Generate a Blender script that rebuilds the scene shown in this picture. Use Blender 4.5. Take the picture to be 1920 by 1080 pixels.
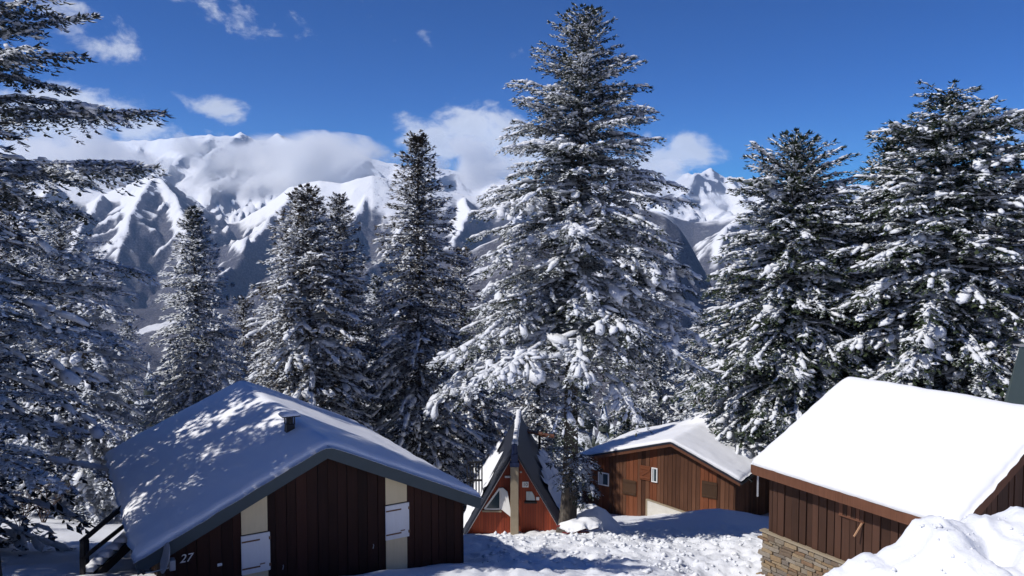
import bpy, math, random
import numpy as np

# ------------------------------------------------------------------ camera, sky, sun
for o in list(bpy.data.objects):
    bpy.data.objects.remove(o)
scene = bpy.context.scene
COL = scene.collection
FPX = 1493.3
PIT = math.atan(85 / FPX)
cam_d = bpy.data.cameras.new('camera')
cam_d.sensor_width = 36
cam_d.lens = 28
cam_d.clip_start = 0.1
cam_d.clip_end = 90000
cam = bpy.data.objects.new('camera', cam_d)
COL.objects.link(cam)
cam.location = (0, 0, 0)
cam.rotation_euler = (math.pi / 2 - PIT, 0, 0)
scene.camera = cam

SUN_EL = math.radians(47)
SH = np.array([-0.925, -0.38]); SH = SH / np.linalg.norm(SH)
SUNV = np.array([SH[0] * math.cos(SUN_EL), SH[1] * math.cos(SUN_EL), math.sin(SUN_EL)])
sun_d = bpy.data.lights.new('sun', 'SUN')
sun_d.energy = 4.4
sun_d.angle = math.radians(0.6)
sun_d.color = (1.0, 0.955, 0.89)
sun = bpy.data.objects.new('sun', sun_d)
COL.objects.link(sun)
from mathutils import Vector, Matrix
sun.rotation_euler = Vector(SUNV).to_track_quat('Z', 'Y').to_euler()
sun.location = (-30, -20, 60)

scene.view_settings.view_transform = 'Standard'
scene.view_settings.look = 'None'
scene.view_settings.gamma = 1
scene.view_settings.use_curve_mapping = False
scene.view_settings.exposure = 0.0
scene.render.engine = 'CYCLES'
scene.cycles.max_bounces = 12
scene.cycles.diffuse_bounces = 3
scene.cycles.glossy_bounces = 3
scene.cycles.transmission_bounces = 3
scene.cycles.transparent_max_bounces = 32
scene.cycles.use_denoising = True


class NT:
    """small node-graph writer"""
    def __init__(s, tree):
        s.t = tree; s.n = tree.nodes; s.l = tree.links

    def new(s, typ, **kw):
        nd = s.n.new(typ)
        for k, v in kw.items():
            if hasattr(nd, k):
                setattr(nd, k, v)
        return nd

    def put(s, sock, v):
        if isinstance(v, bpy.types.NodeSocket):
            s.l.new(v, sock)
        elif isinstance(v, (tuple, list)):
            v = tuple(v)
            if len(sock.default_value) == 4 and len(v) == 3:
                v = v + (1,)
            sock.default_value = v
        else:
            sock.default_value = v

    def math(s, op, a, b=None, c=None, clamp=False):
        m = s.new('ShaderNodeMath', operation=op, use_clamp=clamp)
        s.put(m.inputs[0], a)
        if b is not None: s.put(m.inputs[1], b)
        if c is not None: s.put(m.inputs[2], c)
        return m.outputs[0]

    def mix(s, f, a, b):
        m = s.n.new('ShaderNodeMix'); m.data_type = 'RGBA'
        s.put(m.inputs[0], f); s.put(m.inputs[6], a); s.put(m.inputs[7], b)
        return m.outputs[2]

    def noise(s, vec, scale=5, detail=4, rough=.5, dist=0, lac=2):
        m = s.n.new('ShaderNodeTexNoise')
        if vec is not None: s.l.new(vec, m.inputs['Vector'])
        m.inputs['Scale'].default_value = scale
        m.inputs['Detail'].default_value = detail
        m.inputs['Roughness'].default_value = rough
        m.inputs['Distortion'].default_value = dist
        return m.outputs['Fac']

    def rng(s, v, a, b, c=0., d=1., smooth=False):
        m = s.n.new('ShaderNodeMapRange')
        if smooth: m.interpolation_type = 'SMOOTHSTEP'
        s.put(m.inputs[0], v)
        for i, x in enumerate((a, b, c, d)): s.put(m.inputs[i + 1], x)
        return m.outputs[0]

    def mapping(s, vec, scale=(1, 1, 1), loc=(0, 0, 0), rot=(0, 0, 0)):
        m = s.n.new('ShaderNodeMapping')
        s.l.new(vec, m.inputs[0])
        m.inputs['Scale'].default_value = scale
        m.inputs['Location'].default_value = loc
        m.inputs['Rotation'].default_value = rot
        return m.outputs[0]

    def coord(s, which='Object'):
        return s.n.new('ShaderNodeTexCoord').outputs[which]

    def sep(s, v):
        m = s.n.new('ShaderNodeSeparateXYZ'); s.l.new(v, m.inputs[0]); return m.outputs

    def bump(s, h, strength=.3, dist=.02):
        m = s.n.new('ShaderNodeBump')
        s.l.new(h, m.inputs['Height'])
        m.inputs['Strength'].default_value = strength
        m.inputs['Distance'].default_value = dist
        return m.outputs[0]


def material(name, fn, rough=.8, spec=.3, metal=0.):
    m = bpy.data.materials.new(name)
    m.use_nodes = True
    t = NT(m.node_tree)
    b = m.node_tree.nodes['Principled BSDF']
    b.inputs['Roughness'].default_value = rough
    b.inputs['Specular IOR Level'].default_value = spec
    b.inputs['Metallic'].default_value = metal
    fn(t, b)
    return m


# ---- world
world = bpy.data.worlds.new('World')
scene.world = world
world.use_nodes = True
wt = NT(world.node_tree)
for n_ in list(wt.n): wt.n.remove(n_)
sky = wt.new('ShaderNodeTexSky')
sky.sky_type = 'NISHITA'
sky.sun_disc = False
sky.sun_elevation = SUN_EL
sky.sun_rotation = math.atan2(SH[0], SH[1]) % (2 * math.pi)
sky.altitude = 2200
sky.air_density = 0.85
sky.dust_density = 0.0
sky.ozone_density = 4.5
SKY_STRENGTH = 0.1
hsv = wt.new('ShaderNodeHueSaturation')
hsv.inputs['Saturation'].default_value = 1.42
wt.l.new(sky.outputs[0], hsv.inputs['Color'])
# wisps of cloud: ellipses in azimuth / elevation broken up by noise
gen = wt.coord('Generated')
sx, sy, sz = wt.sep(gen)
az = wt.math('ARCTAN2', sx, sy)
el = wt.math('ARCSINE', sz)
comb = wt.new('ShaderNodeCombineXYZ')
wt.put(comb.inputs[0], az); wt.put(comb.inputs[1], wt.math('MULTIPLY', el, 1.6))
cn = wt.noise(comb.outputs[0], 13, 7, .62, .35)
cn2 = wt.noise(comb.outputs[0], 34, 5, .6, .4)
cnz = wt.math('ADD', wt.math('MULTIPLY', cn, .72), wt.math('MULTIPLY', cn2, .28))
total = None


def azel(u, v):
    a = math.atan((u - 960) / FPX)
    e = math.atan((540 - v) / FPX) - PIT
    return a, e * math.cos(a)


for (u, v, ru, rv, tilt, amt) in [
        (470, 25, 120, 40, -8, .85), (400, 5, 110, 18, 0, .6), (755, 55, 105, 30, -22, .6), (240, 85, 60, 34, 10, .75),
        (415, 205, 92, 26, -12, .72), (330, 188, 40, 14, 0, .35), (90, 215, 190, 55, 4, 1.35), (270, 243, 75, 26, 0, 1.2),
        (870, 115, 55, 22, 0, .45), (985, 95, 50, 18, 0, .35), (905, 245, 100, 52, -8, 1.35), (810, 265, 75, 42, -10, 1.3), (990, 290, 130, 50, 0, 1.3), (740, 218, 40, 16, 0, .4),
        (1255, 300, 95, 55, 12, 1.25), (1190, 330, 80, 50, 0, 1.2), (1190, 120, 45, 22, 0, .3), (1540, 165, 40, 30, 30, .2), (600, 60, 60, 34, 0, .35),
        (120, 20, 130, 40, 0, .7), (40, 100, 80, 30, 0, .6),
        (-420, 160, 260, 70, 0, .9), (-300, 20, 160, 30, 0, .5), (2250, 260, 260, 60, 0, .8), (2400, 90, 140, 25, 0, .5), (-900, 200, 300, 80, 0, .9)]:
    a, e = azel(u, v)
    da = wt.math('SUBTRACT', az, a); de = wt.math('SUBTRACT', el, e)
    ct, st = math.cos(math.radians(tilt)), math.sin(math.radians(tilt))
    p = wt.math('ADD', wt.math('MULTIPLY', da, ct), wt.math('MULTIPLY', de, st))
    q = wt.math('SUBTRACT', wt.math('MULTIPLY', de, ct), wt.math('MULTIPLY', da, st))
    p = wt.math('MULTIPLY', p, FPX / ru); q = wt.math('MULTIPLY', q, FPX / rv)
    d2 = wt.math('ADD', wt.math('MULTIPLY', p, p), wt.math('MULTIPLY', q, q))
    m = wt.math('MULTIPLY', wt.rng(d2, 0, 1.7, 1, 0), amt)
    total = m if total is None else wt.math('MAXIMUM', total, m)
# band of generic cloud low in the sky behind and beside the camera
behind = wt.rng(sy, .45, -.1, 0, .6)
lowb = wt.math('MULTIPLY', wt.rng(el, .5, .12, 0, 1), behind)
total = wt.math('MAXIMUM', total, lowb)
dens = wt.math('ADD', wt.math('MULTIPLY', total, 1.0), wt.math('SUBTRACT', wt.math('MULTIPLY', cnz, 3.6), 2.3))
cov = wt.rng(dens, 0, .75, 0, 1, True)
gate = wt.rng(total, 0, .12, 0, 1, True)
cov = wt.math('MULTIPLY', wt.math('MULTIPLY', cov, gate), .93)
shade = wt.rng(cn, .35, .7, 9.6, 7.2)
cc = wt.new('ShaderNodeCombineColor')
wt.put(cc.inputs[0], wt.math('MULTIPLY', shade, .96)); wt.put(cc.inputs[1], wt.math('MULTIPLY', shade, 1.0)); wt.put(cc.inputs[2], wt.math('MULTIPLY', shade, 1.1))
gm = wt.new('ShaderNodeGamma'); wt.l.new(hsv.outputs[0], gm.inputs[0]); gm.inputs[1].default_value = 1.35
deep = wt.new('ShaderNodeVectorMath', operation='SCALE'); wt.l.new(gm.outputs[0], deep.inputs[0]); deep.inputs[3].default_value = .50
tint = wt.new('ShaderNodeVectorMath', operation='MULTIPLY'); wt.l.new(deep.outputs[0], tint.inputs[0]); tint.inputs[1].default_value = (.33, 1.0, 1.04)
skyc = wt.mix(cov, tint.outputs[0], cc.outputs[0])
bg = wt.new('ShaderNodeBackground')
wt.l.new(skyc, bg.inputs[0]); bg.inputs[1].default_value = SKY_STRENGTH
wo = wt.new('ShaderNodeOutputWorld'); wt.l.new(bg.outputs[0], wo.inputs[0])

# ------------------------------------------------------------------ pixel rays used to measure where things stand
FWD = np.array([0, math.cos(PIT), -math.sin(PIT)]); UPV = np.array([0, math.sin(PIT), math.cos(PIT)]); RGT = np.array([1., 0, 0])


def ray(u, v):
    return FWD + (u - 960) / FPX * RGT - (v - 540) / FPX * UPV


def P(u, v, Y):
    r = ray(u, v)
    return r * (Y / r[1])


class Frame:
    def __init__(s, o, deg):
        a = math.radians(deg)
        s.o = np.array(o, float); s.a = a
        c, n = math.cos(a), math.sin(a)
        s.M = np.array([[c, n, 0], [-n, c, 0], [0, 0, 1]])

    def hit(s, u, v, ax, val):
        r = s.M @ ray(u, v); c = s.M @ (-s.o)
        return c + r * ((val - c[ax]) / r[ax])

    def loc(s, p): return s.M @ (np.array(p, float) - s.o)
    def world(s, p): return s.M.T @ np.array(p, float) + s.o


# ------------------------------------------------------------------ noise
def _hash(ix, iy, seed):
    h = (ix.astype(np.int64) * 374761393 + iy.astype(np.int64) * 668265263 + seed * 1442695041) & 0xffffffff
    h = ((h ^ (h >> 13)) * 1274126177) & 0xffffffff
    h = h ^ (h >> 16)
    return (h & 0xffff) / 65535.0 * 2 * math.pi


def perlin(x, y, seed=0):
    x = np.asarray(x, float); y = np.asarray(y, float)
    ix = np.floor(x); iy = np.floor(y); fx = x - ix; fy = y - iy
    ix = ix.astype(int); iy = iy.astype(int)
    def g(i, j):
        a = _hash(ix + i, iy + j, seed)
        return np.cos(a) * (fx - i) + np.sin(a) * (fy - j)
    u = fx * fx * fx * (fx * (fx * 6 - 15) + 10); w = fy * fy * fy * (fy * (fy * 6 - 15) + 10)
    return ((g(0, 0) * (1 - u) + g(1, 0) * u) * (1 - w) + (g(0, 1) * (1 - u) + g(1, 1) * u) * w) * 1.5


def fbm(x, y, seed=0, oct=5, gain=.5):
    s = 0; a = 1; f = 1
    for i in range(oct):
        s = s + a * perlin(x * f, y * f, seed + i * 17); a *= gain; f *= 2.03
    return s


def ridged(x, y, seed=0, oct=5, gain=.5):
    s = 0; a = 1; f = 1; w = 1; n = 0
    for i in range(oct):
        r = (1 - np.abs(perlin(x * f, y * f, seed + i * 13))) ** 2
        s = s + a * r * w; n += a
        w = np.clip(r * 1.4, 0, 1); a *= gain; f *= 2.07
    return s / n


def sstep(a, b, x):
    t = np.clip((x - a) / (b - a), 0, 1)
    return t * t * (3 - 2 * t)


# ------------------------------------------------------------------ mesh helpers
def mesh_np(name, V, Fc, mat=None, smooth=False, uvw=None):
    """V (n,3), Fc (m,k) all faces of k corners"""
    V = np.ascontiguousarray(V, dtype=np.float32); Fc = np.ascontiguousarray(Fc, dtype=np.int32)
    me = bpy.data.meshes.new(name)
    k = Fc.shape[1]
    me.vertices.add(len(V)); me.vertices.foreach_set('co', V.ravel())
    me.loops.add(Fc.size); me.loops.foreach_set('vertex_index', Fc.ravel())
    me.polygons.add(len(Fc)); me.polygons.foreach_set('loop_start', np.arange(0, Fc.size, k, dtype=np.int32))
    me.polygons.foreach_set('loop_total', np.full(len(Fc), k, dtype=np.int32))
    if smooth: me.polygons.foreach_set('use_smooth', np.ones(len(Fc), dtype=bool))
    if mat: me.materials.append(mat)
    me.update(calc_edges=True)
    return me


def grid_faces(nx, ny, flip=False):
    i = np.arange(nx * ny).reshape(ny, nx)
    a = i[:-1, :-1].ravel(); b = i[:-1, 1:].ravel(); c = i[1:, 1:].ravel(); d = i[1:, :-1].ravel()
    return np.stack([a, d, c, b] if flip else [a, b, c, d], 1)


def link(name, me, parent=None, loc=None, kind=None, label=None):
    o = bpy.data.objects.new(name, me)
    COL.objects.link(o)
    if parent is not None: o.parent = parent
    if loc is not None: o.location = loc
    if kind: o['kind'] = kind
    if label: o['label'] = label
    return o


def tag(o, label=None, cat=None, group=None, kind=None):
    if label: o['label'] = label
    if cat: o['category'] = cat
    if group: o['group'] = group
    if kind: o['kind'] = kind
    return o


def thing(name, label, cat, loc=(0, 0, 0), rz=0, group=None):
    o = bpy.data.objects.new(name, None)
    o.empty_display_size = .3
    COL.objects.link(o)
    o.location = tuple(float(c) for c in loc); o.rotation_euler = (0, 0, rz)
    return tag(o, label, cat, group)


class MB:
    """mesh collector"""
    def __init__(s): s.v = []; s.f = []

    def add(s, vs, fs):
        k = len(s.v); s.v += [tuple(map(float, q)) for q in vs]; s.f += [tuple(i + k for i in f) for f in fs]

    def box(s, x0, x1, y0, y1, z0, z1):
        s.add([(x0, y0, z0), (x1, y0, z0), (x1, y1, z0), (x0, y1, z0), (x0, y0, z1), (x1, y0, z1), (x1, y1, z1), (x0, y1, z1)],
              [(0, 3, 2, 1), (4, 5, 6, 7), (0, 1, 5, 4), (1, 2, 6, 5), (2, 3, 7, 6), (3, 0, 4, 7)])

    def bar(s, a, b, w, h, up=(0, 0, 1)):
        a = Vector(a); b = Vector(b); t = (b - a).normalized(); up = Vector(up)
        sd = t.cross(up)
        if sd.length < 1e-4: sd = t.cross(Vector((1, 0, 0)))
        sd.normalize(); n = sd.cross(t)
        q = []
        for p in (a, b):
            for i, j in ((-1, -1), (1, -1), (1, 1), (-1, 1)):
                q.append(p + sd * (i * w / 2) + n * (j * h / 2))
        s.add(q, [(3, 2, 1, 0), (4, 5, 6, 7), (0, 1, 5, 4), (1, 2, 6, 5), (2, 3, 7, 6), (3, 0, 4, 7)])

    def prism(s, poly, axis, a, b):
        """poly: 2D points; axis 'y': poly in x,z extruded y from a to b; 'x': poly in y,z"""
        n = len(poly)
        def mk(p, c): return (p[0], c, p[1]) if axis == 'y' else ((c, p[0], p[1]) if axis == 'x' else (p[0], p[1], c))
        s.add([mk(p, a) for p in poly] + [mk(p, b) for p in poly],
              [tuple(range(n)), tuple(range(2 * n - 1, n - 1, -1))] + [(i + n, (i + 1) % n + n, (i + 1) % n, i) for i in range(n)])

    def tube(s, pts, rad, n=8, cap=True):
        pts = [Vector(p) for p in pts]
        if not hasattr(rad, '__len__'): rad = [rad] * len(pts)
        rings = []
        for i, p in enumerate(pts):
            t = (pts[min(i + 1, len(pts) - 1)] - pts[max(i - 1, 0)]).normalized()
            a = t.cross(Vector((0, 0, 1)))
            if a.length < 1e-3: a = t.cross(Vector((1, 0, 0)))
            a.normalize(); b = t.cross(a)
            rings.append([p + (a * math.cos(2 * math.pi * k / n) + b * math.sin(2 * math.pi * k / n)) * rad[i] for k in range(n)])
        vs = [q for r in rings for q in r]
        fs = []
        for i in range(len(pts) - 1):
            for k in range(n):
                fs.append((i * n + k, i * n + (k + 1) % n, (i + 1) * n + (k + 1) % n, (i + 1) * n + k))
        if cap:
            fs.append(tuple(range(n - 1, -1, -1))); fs.append(tuple((len(pts) - 1) * n + k for k in range(n)))
        s.add(vs, fs)

    def build(s, name, mat, parent=None, smooth=False, bevel=0, loc=None, kind=None, label=None):
        me = bpy.data.meshes.new(name)
        me.from_pydata(s.v, [], s.f)
        me.materials.append(mat)
        import bmesh
        bm = bmesh.new(); bm.from_mesh(me)
        bmesh.ops.recalc_face_normals(bm, faces=bm.faces)
        if bevel:
            bmesh.ops.bevel(bm, geom=list(bm.edges), offset=bevel, segments=1, affect='EDGES')
        bm.to_mesh(me); bm.free()
        if smooth:
            me.polygons.foreach_set('use_smooth', np.ones(len(me.polygons), dtype=bool))
        return link(name, me, parent, loc, kind, label)


def text_mesh(s, size, mat, depth=.01, shear=0.):
    cu = bpy.data.curves.new('txt', 'FONT')
    cu.body = s; cu.size = size; cu.extrude = depth; cu.shear = shear
    cu.align_x = 'CENTER'; cu.align_y = 'CENTER'
    to = bpy.data.objects.new('txt', cu)
    COL.objects.link(to)
    dg = bpy.context.evaluated_depsgraph_get()
    me = bpy.data.meshes.new_from_object(to.evaluated_get(dg))
    bpy.data.objects.remove(to); bpy.data.curves.remove(cu)
    me.materials.clear(); me.materials.append(mat)
    return me


# ------------------------------------------------------------------ materials
def m_snow(t, b):
    c = t.coord('Object')
    n = t.noise(c, .6, 4, .55)
    b.inputs['Base Color'].default_value = (.8, .82, .86, 1)
    t.l.new(t.mix(n, (.76, .79, .85), (.85, .86, .88)), b.inputs['Base Color'])
    h = t.math('ADD', t.math('MULTIPLY', t.noise(c, 9, 6, .65), 1), t.math('MULTIPLY', t.noise(c, 70, 3, .6), .25))
    t.l.new(t.bump(h, .45, .05), b.inputs['Normal'])


def m_roofsnow(t, b):
    c = t.coord('Object')
    t.l.new(t.mix(t.noise(c, 1.5, 3, .5), (.79, .81, .86), (.84, .85, .88)), b.inputs['Base Color'])
    h = t.math('ADD', t.noise(c, 1.6, 4, .5), t.math('MULTIPLY', t.noise(c, 40, 4, .65), .12))
    t.l.new(t.bump(h, .3, .05), b.inputs['Normal'])


SNOW = material('snow', m_snow, .75, .25)
ROOFSNOW = material('roof_snow', m_roofsnow, .7, .25)


def m_pad(t, b):
    c = t.coord('Object')
    t.l.new(t.mix(t.noise(c, 2.5, 3, .5), (.72, .76, .83), (.85, .86, .88)), b.inputs['Base Color'])
    t.l.new(t.bump(t.noise(c, 16, 4, .7), .8, .06), b.inputs['Normal'])


PADSNOW = material('bough_snow', m_pad, .8, .2)


def m_needle(dark, light, frost):
    def f(t, b):
        g = t.n.new('ShaderNodeNewGeometry')
        z = t.sep(g.outputs['Normal'])[2]
        c = t.coord('Object')
        big = t.noise(c, 1.1, 3, .6)
        fine = t.noise(c, 11, 3, .7)
        base = t.mix(t.rng(t.noise(c, 2.3, 3, .6), .3, .7), dark, light)
        w = t.math('ADD', t.math('MULTIPLY', z, .55), t.math('ADD', t.math('MULTIPLY', big, 1.0), t.math('MULTIPLY', fine, .9)))
        w = t.rng(w, 1.62 - frost, 1.78 - frost, 0, .93, True)
        t.l.new(t.mix(w, base, (.74, .78, .84)), b.inputs['Base Color'])
    return f


NEEDLE = {
    'mid': material('fir_needles', m_needle((.012, .024, .016), (.045, .052, .03), .25), .7, .25),
    'green': material('fir_needles_green', m_needle((.012, .026, .014), (.045, .06, .026), .14), .7, .25),
    'frost': material('fir_needles_frosted', m_needle((.012, .022, .02), (.045, .052, .042), .36), .7, .25),
    'brown': material('fir_needles_brown', m_needle((.022, .024, .018), (.07, .054, .04), .22), .7, .25),
}


def m_bark(t, b):
    c = t.coord('Object')
    n = t.noise(t.mapping(c, (9, 9, 1.6)), 1, 6, .7, .4)
    m = t.noise(c, 2.2, 3, .6)
    col = t.mix(t.rng(n, .3, .7), (.03, .024, .02), (.15, .13, .11))
    t.l.new(t.mix(t.rng(m, .55, .8), col, (.13, .13, .11)), b.inputs['Base Color'])
    t.l.new(t.bump(n, .9, .05), b.inputs['Normal'])


BARK = material('bark', m_bark, .9, .15)


def m_wood(dark, light, vary=.5, zs=.6, gap=0):
    def f(t, b):
        c = t.coord('Object')
        oi = t.n.new('ShaderNodeObjectInfo').outputs['Random']
        off = t.n.new('ShaderNodeCombineXYZ'); t.l.new(t.math('MULTIPLY', oi, 37.), off.inputs[0]); t.l.new(t.math('MULTIPLY', oi, 91.), off.inputs[2])
        va = t.n.new('ShaderNodeVectorMath'); va.operation = 'ADD'; t.l.new(c, va.inputs[0]); t.l.new(off.outputs[0], va.inputs[1])
        n = t.noise(t.mapping(va.outputs[0], (26, 26, zs)), 1, 6, .65, .3)
        big = t.noise(va.outputs[0], 1.2, 4, .6)
        k = t.math('ADD', t.math('MULTIPLY', n, .55), t.math('ADD', t.math('MULTIPLY', big, .4), t.math('MULTIPLY', oi, vary)))
        col = t.mix(t.rng(k, .35, .9 + vary * .5), dark, light)
        t.l.new(col, b.inputs['Base Color'])
        t.l.new(t.bump(n, .5, .008), b.inputs['Normal'])
    return f


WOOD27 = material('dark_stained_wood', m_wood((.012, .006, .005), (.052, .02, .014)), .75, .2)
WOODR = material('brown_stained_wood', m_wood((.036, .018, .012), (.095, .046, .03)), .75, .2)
WOODO = material('brown_weathered_wood', m_wood((.045, .019, .011), (.15, .068, .038), .7), .75, .2)
WOODO2 = material('russet_wood', m_wood((.11, .034, .015), (.24, .085, .04), .4), .75, .2)
WOODO3 = material('drab_wood', m_wood((.05, .028, .016), (.11, .06, .036), .4), .75, .2)
WOODA = material('red_varnished_wood', m_wood((.19, .03, .012), (.33, .062, .024), .4), .6, .3)
FASCIA27 = material('slate_blue_fascia', lambda t, b: t.l.new(t.mix(t.noise(t.coord(), 3, 5, .6), (.035, .05, .06), (.055, .075, .085)), b.inputs['Base Color']), .6, .3)
DARKROOF = material('dark_roof_sheet', lambda t, b: t.l.new(t.mix(t.noise(t.coord(), 5, 5, .6), (.008, .011, .022), (.022, .028, .046)), b.inputs['Base Color']), .55, .4)
BLACKW = material('black_painted_wood', lambda t, b: t.l.new(t.mix(t.noise(t.coord(), 6, 4, .6), (.012, .012, .014), (.035, .033, .035)), b.inputs['Base Color']), .6, .3)
WOODF = material('fascia_wood', m_wood((.1, .042, .024), (.22, .1, .06), .2, 1.0), .75, .2)


def m_paint(a, b_, rough=.6):
    def f(t, b):
        c = t.coord('Object')
        n = t.noise(c, 2.5, 6, .7); d = t.noise(t.mapping(c, (14, 14, 1.2)), 1, 4, .6)
        t.l.new(t.mix(t.math('MULTIPLY', n, d), a, b_), b.inputs['Base Color'])
        t.l.new(t.bump(n, .15, .01), b.inputs['Normal'])
    return f


CREAM = material('cream_panel', m_paint((.74, .62, .4), (.5, .4, .24)), .7, .2)
WHITE = material('white_paint', m_paint((.8, .8, .8), (.6, .58, .55)), .6, .3)
RUST = material('rusty_iron', lambda t, b: t.l.new(t.mix(t.noise(t.coord(), 30, 4, .7), (.07, .04, .025), (.3, .16, .09)), b.inputs['Base Color']), .8, .3, .2)
METAL = material('galvanised_metal', lambda t, b: t.l.new(t.mix(t.noise(t.coord(), 8, 4, .7), (.3, .31, .33), (.5, .5, .52)), b.inputs['Base Color']), .5, .5, .4)
BLACKM = material('black_metal', lambda t, b: t.l.new(t.mix(t.noise(t.coord(), 8, 4, .7), (.01, .01, .012), (.03, .03, .033)), b.inputs['Base Color']), .5, .4)
BLUEM = material('blue_metal', lambda t, b: t.l.new(t.mix(t.noise(t.coord(), 8, 4, .7), (.01, .02, .07), (.02, .04, .12)), b.inputs['Base Color']), .5, .4)
CONC = material('tan_concrete', lambda t, b: (t.l.new(t.mix(t.noise(t.coord(), 5, 6, .7), (.24, .19, .13), (.36, .31, .23)), b.inputs['Base Color']), t.l.new(t.bump(t.noise(t.coord(), 30, 4, .7), .4, .01), b.inputs['Normal'])), .9, .15)
RENDERW = material('rendered_wall', lambda t, b: (t.l.new(t.mix(t.noise(t.coord(), 2.5, 7, .75), (.46, .44, .39), (.72, .7, .65)), b.inputs['Base Color']), t.l.new(t.bump(t.noise(t.coord(), 14, 5, .7), .5, .03), b.inputs['Normal'])), .9, .15)
MORTAR = material('mortar', lambda t, b: (t.l.new(t.mix(t.noise(t.coord(), 8, 5, .7), (.09, .075, .06), (.22, .18, .14)), b.inputs['Base Color']), t.l.new(t.bump(t.noise(t.coord(), 20, 5, .7), .7, .03), b.inputs['Normal'])), .95, .1)


def m_stone(t, b):
    oi = t.n.new('ShaderNodeObjectInfo').outputs['Random']
    c = t.coord('Object')
    cr = t.n.new('ShaderNodeValToRGB'); t.l.new(oi, cr.inputs[0])
    e = cr.color_ramp; e.interpolation = 'CONSTANT'
    cols = [(.3, .26, .2), (.22, .2, .18), (.36, .25, .14), (.28, .17, .1), (.4, .36, .3), (.2, .15, .11), (.33, .29, .23), (.42, .32, .2)]
    e.elements[0].color = cols[0] + (1,); e.elements[1].position = .125; e.elements[1].color = cols[1] + (1,)
    for i in range(2, 8):
        q = e.elements.new(i / 8); q.color = cols[i] + (1,)
    n = t.noise(c, 9, 6, .7, .3)
    t.l.new(t.mix(t.rng(n, .3, .75), cr.outputs[0], (.15, .11, .075)), b.inputs['Base Color'])
    t.l.new(t.bump(n, .8, .03), b.inputs['Normal'])


STONE = material('rubble_stone', m_stone, .9, .2)


def m_glass(t, b):
    b.inputs['Base Color'].default_value = (.03, .05, .06, 1)
    b.inputs['Roughness'].default_value = .08
    b.inputs['Specular IOR Level'].default_value = .8


GLASS = material('window_glass', m_glass, .1, .8)
CURTAIN = material('net_curtain', lambda t, b: t.l.new(t.mix(t.noise(t.mapping(t.coord(), (30, 30, 3)), 1, 3, .5), (.3, .34, .36), (.6, .64, .66)), b.inputs['Base Color']), .9, .1)
INK = material('dark_lettering', lambda t, b: t.l.new(t.mix(t.noise(t.coord(), 9, 2), (.02, .02, .02), (.05, .05, .05)), b.inputs['Base Color']), .7, .2)
RED = material('dark_red_paint', m_paint((.2, .03, .03), (.1, .02, .02)), .6, .3)
TWIG = material('twigs', lambda t, b: t.l.new(t.mix(t.noise(t.coord(), 5, 3), (.05, .035, .03), (.12, .08, .06)), b.inputs['Base Color']), .9, .1)
GREYPANEL = material('grey_green_panel', m_paint((.07, .10, .10), (.11, .14, .14)), .7, .2)

# ------------------------------------------------------------------ ground
C27 = Frame(P(262, 1060, 17), 30.3)
CR = Frame(P(1412, 872, 24), 30.3)
CO = Frame(P(1388, 905, 40), -34.9)
AF = np.array([.12, 33.0, -12.37])


def bank_crest(x):
    # crest of the shovelled snow bank, height along the bank at y about 11
    px = [3.5, 4.1, 4.4, 4.75, 4.8, 5.0, 5.2, 5.4, 5.55, 5.7, 5.98, 6.15, 6.35, 6.5, 6.7, 6.9, 7.1, 7.6, 9, 14, 25]
    pv = [1150, 1082, 1068, 1054, 1044, 1033, 1033, 1012, 1000, 978, 968, 982, 986, 966, 964, 958, 942, 935, 900, 860, 800]
    return np.interp(x, px, [-(v - 455) / FPX * 11.0 for v in pv])


def ground_z(x, y, fine=True):
    x = np.asarray(x, float); y = np.asarray(y, float)
    z = -8.7 - .285 * (y - 21)
    z = np.where(y < 12, -6.135 + (12 - y) * .36, z)
    z = np.where(y > 70, -22.67 - .5 * (y - 70), z)
    z = np.where(y < -10, 1.8 + .25 * (-10 - y), z)
    z = np.minimum(z, 60)
    zf = -480 + 12 * fbm(x / 900, y / 900, 5, 4)
    z = np.maximum(z, zf)
    z = z + 1.6 * fbm(x / 24, y / 24, 3, 3) * sstep(45, 90, y) + 6 * fbm(x / 120, y / 120, 8, 4) * sstep(90, 300, y)
    near = 1 - sstep(60, 90, np.hypot(x, y - 25))
    # keep clear of the camera
    z = z + near * .22 * fbm(x / 6, y / 6, 2, 3)
    # side slopes
    z = z + .10 * np.clip(-x - 14, 0, 60) * (1 - sstep(60, 200, y)) * 0.3
    z = z + .22 * np.clip(x - 9, 0, 40) * (1 - sstep(16, 26, y)) * sstep(-5, 6, y)
    # hollow at the stone foundation
    d = np.hypot((x - 7.0) / 2.2, (y - 22.5) / 3.0)
    z = z - 1.05 * np.exp(-d * d)
    # scooped snow in front of the A-shaped cabin
    d = np.hypot((x - .1) / 2.4, (y - 31.8) / 1.0); z = z - .12 * np.exp(-d * d)
    # slope of drift leaning on the brown cabin
    d = np.hypot((x - 10.2) / 2.5, (y - 37.5) / 3.2); z = z + .45 * np.exp(-d * d)
    # drift against right wall of number 27
    if fine:
        m = sstep(13, 16, y) * (1 - sstep(42, 52, y)) * sstep(-26, -20, x) * (1 - sstep(14, 20, x))
        chb = sstep(-2.2, -.5, x) * (1 - sstep(9.5, 12, x)) * sstep(16, 18, y) * (1 - sstep(33.0, 36, y))
        ch = .09 * (ridged(x / 1.0, y / 1.3, 21, 4, .55) - .5) + .10 * fbm(x / .42, y / .55, 31, 3, .6)
        z = z + m * (.03 * fbm(x / 1.2, y / 1.2, 9, 4) + chb * ch)
    return z


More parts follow.
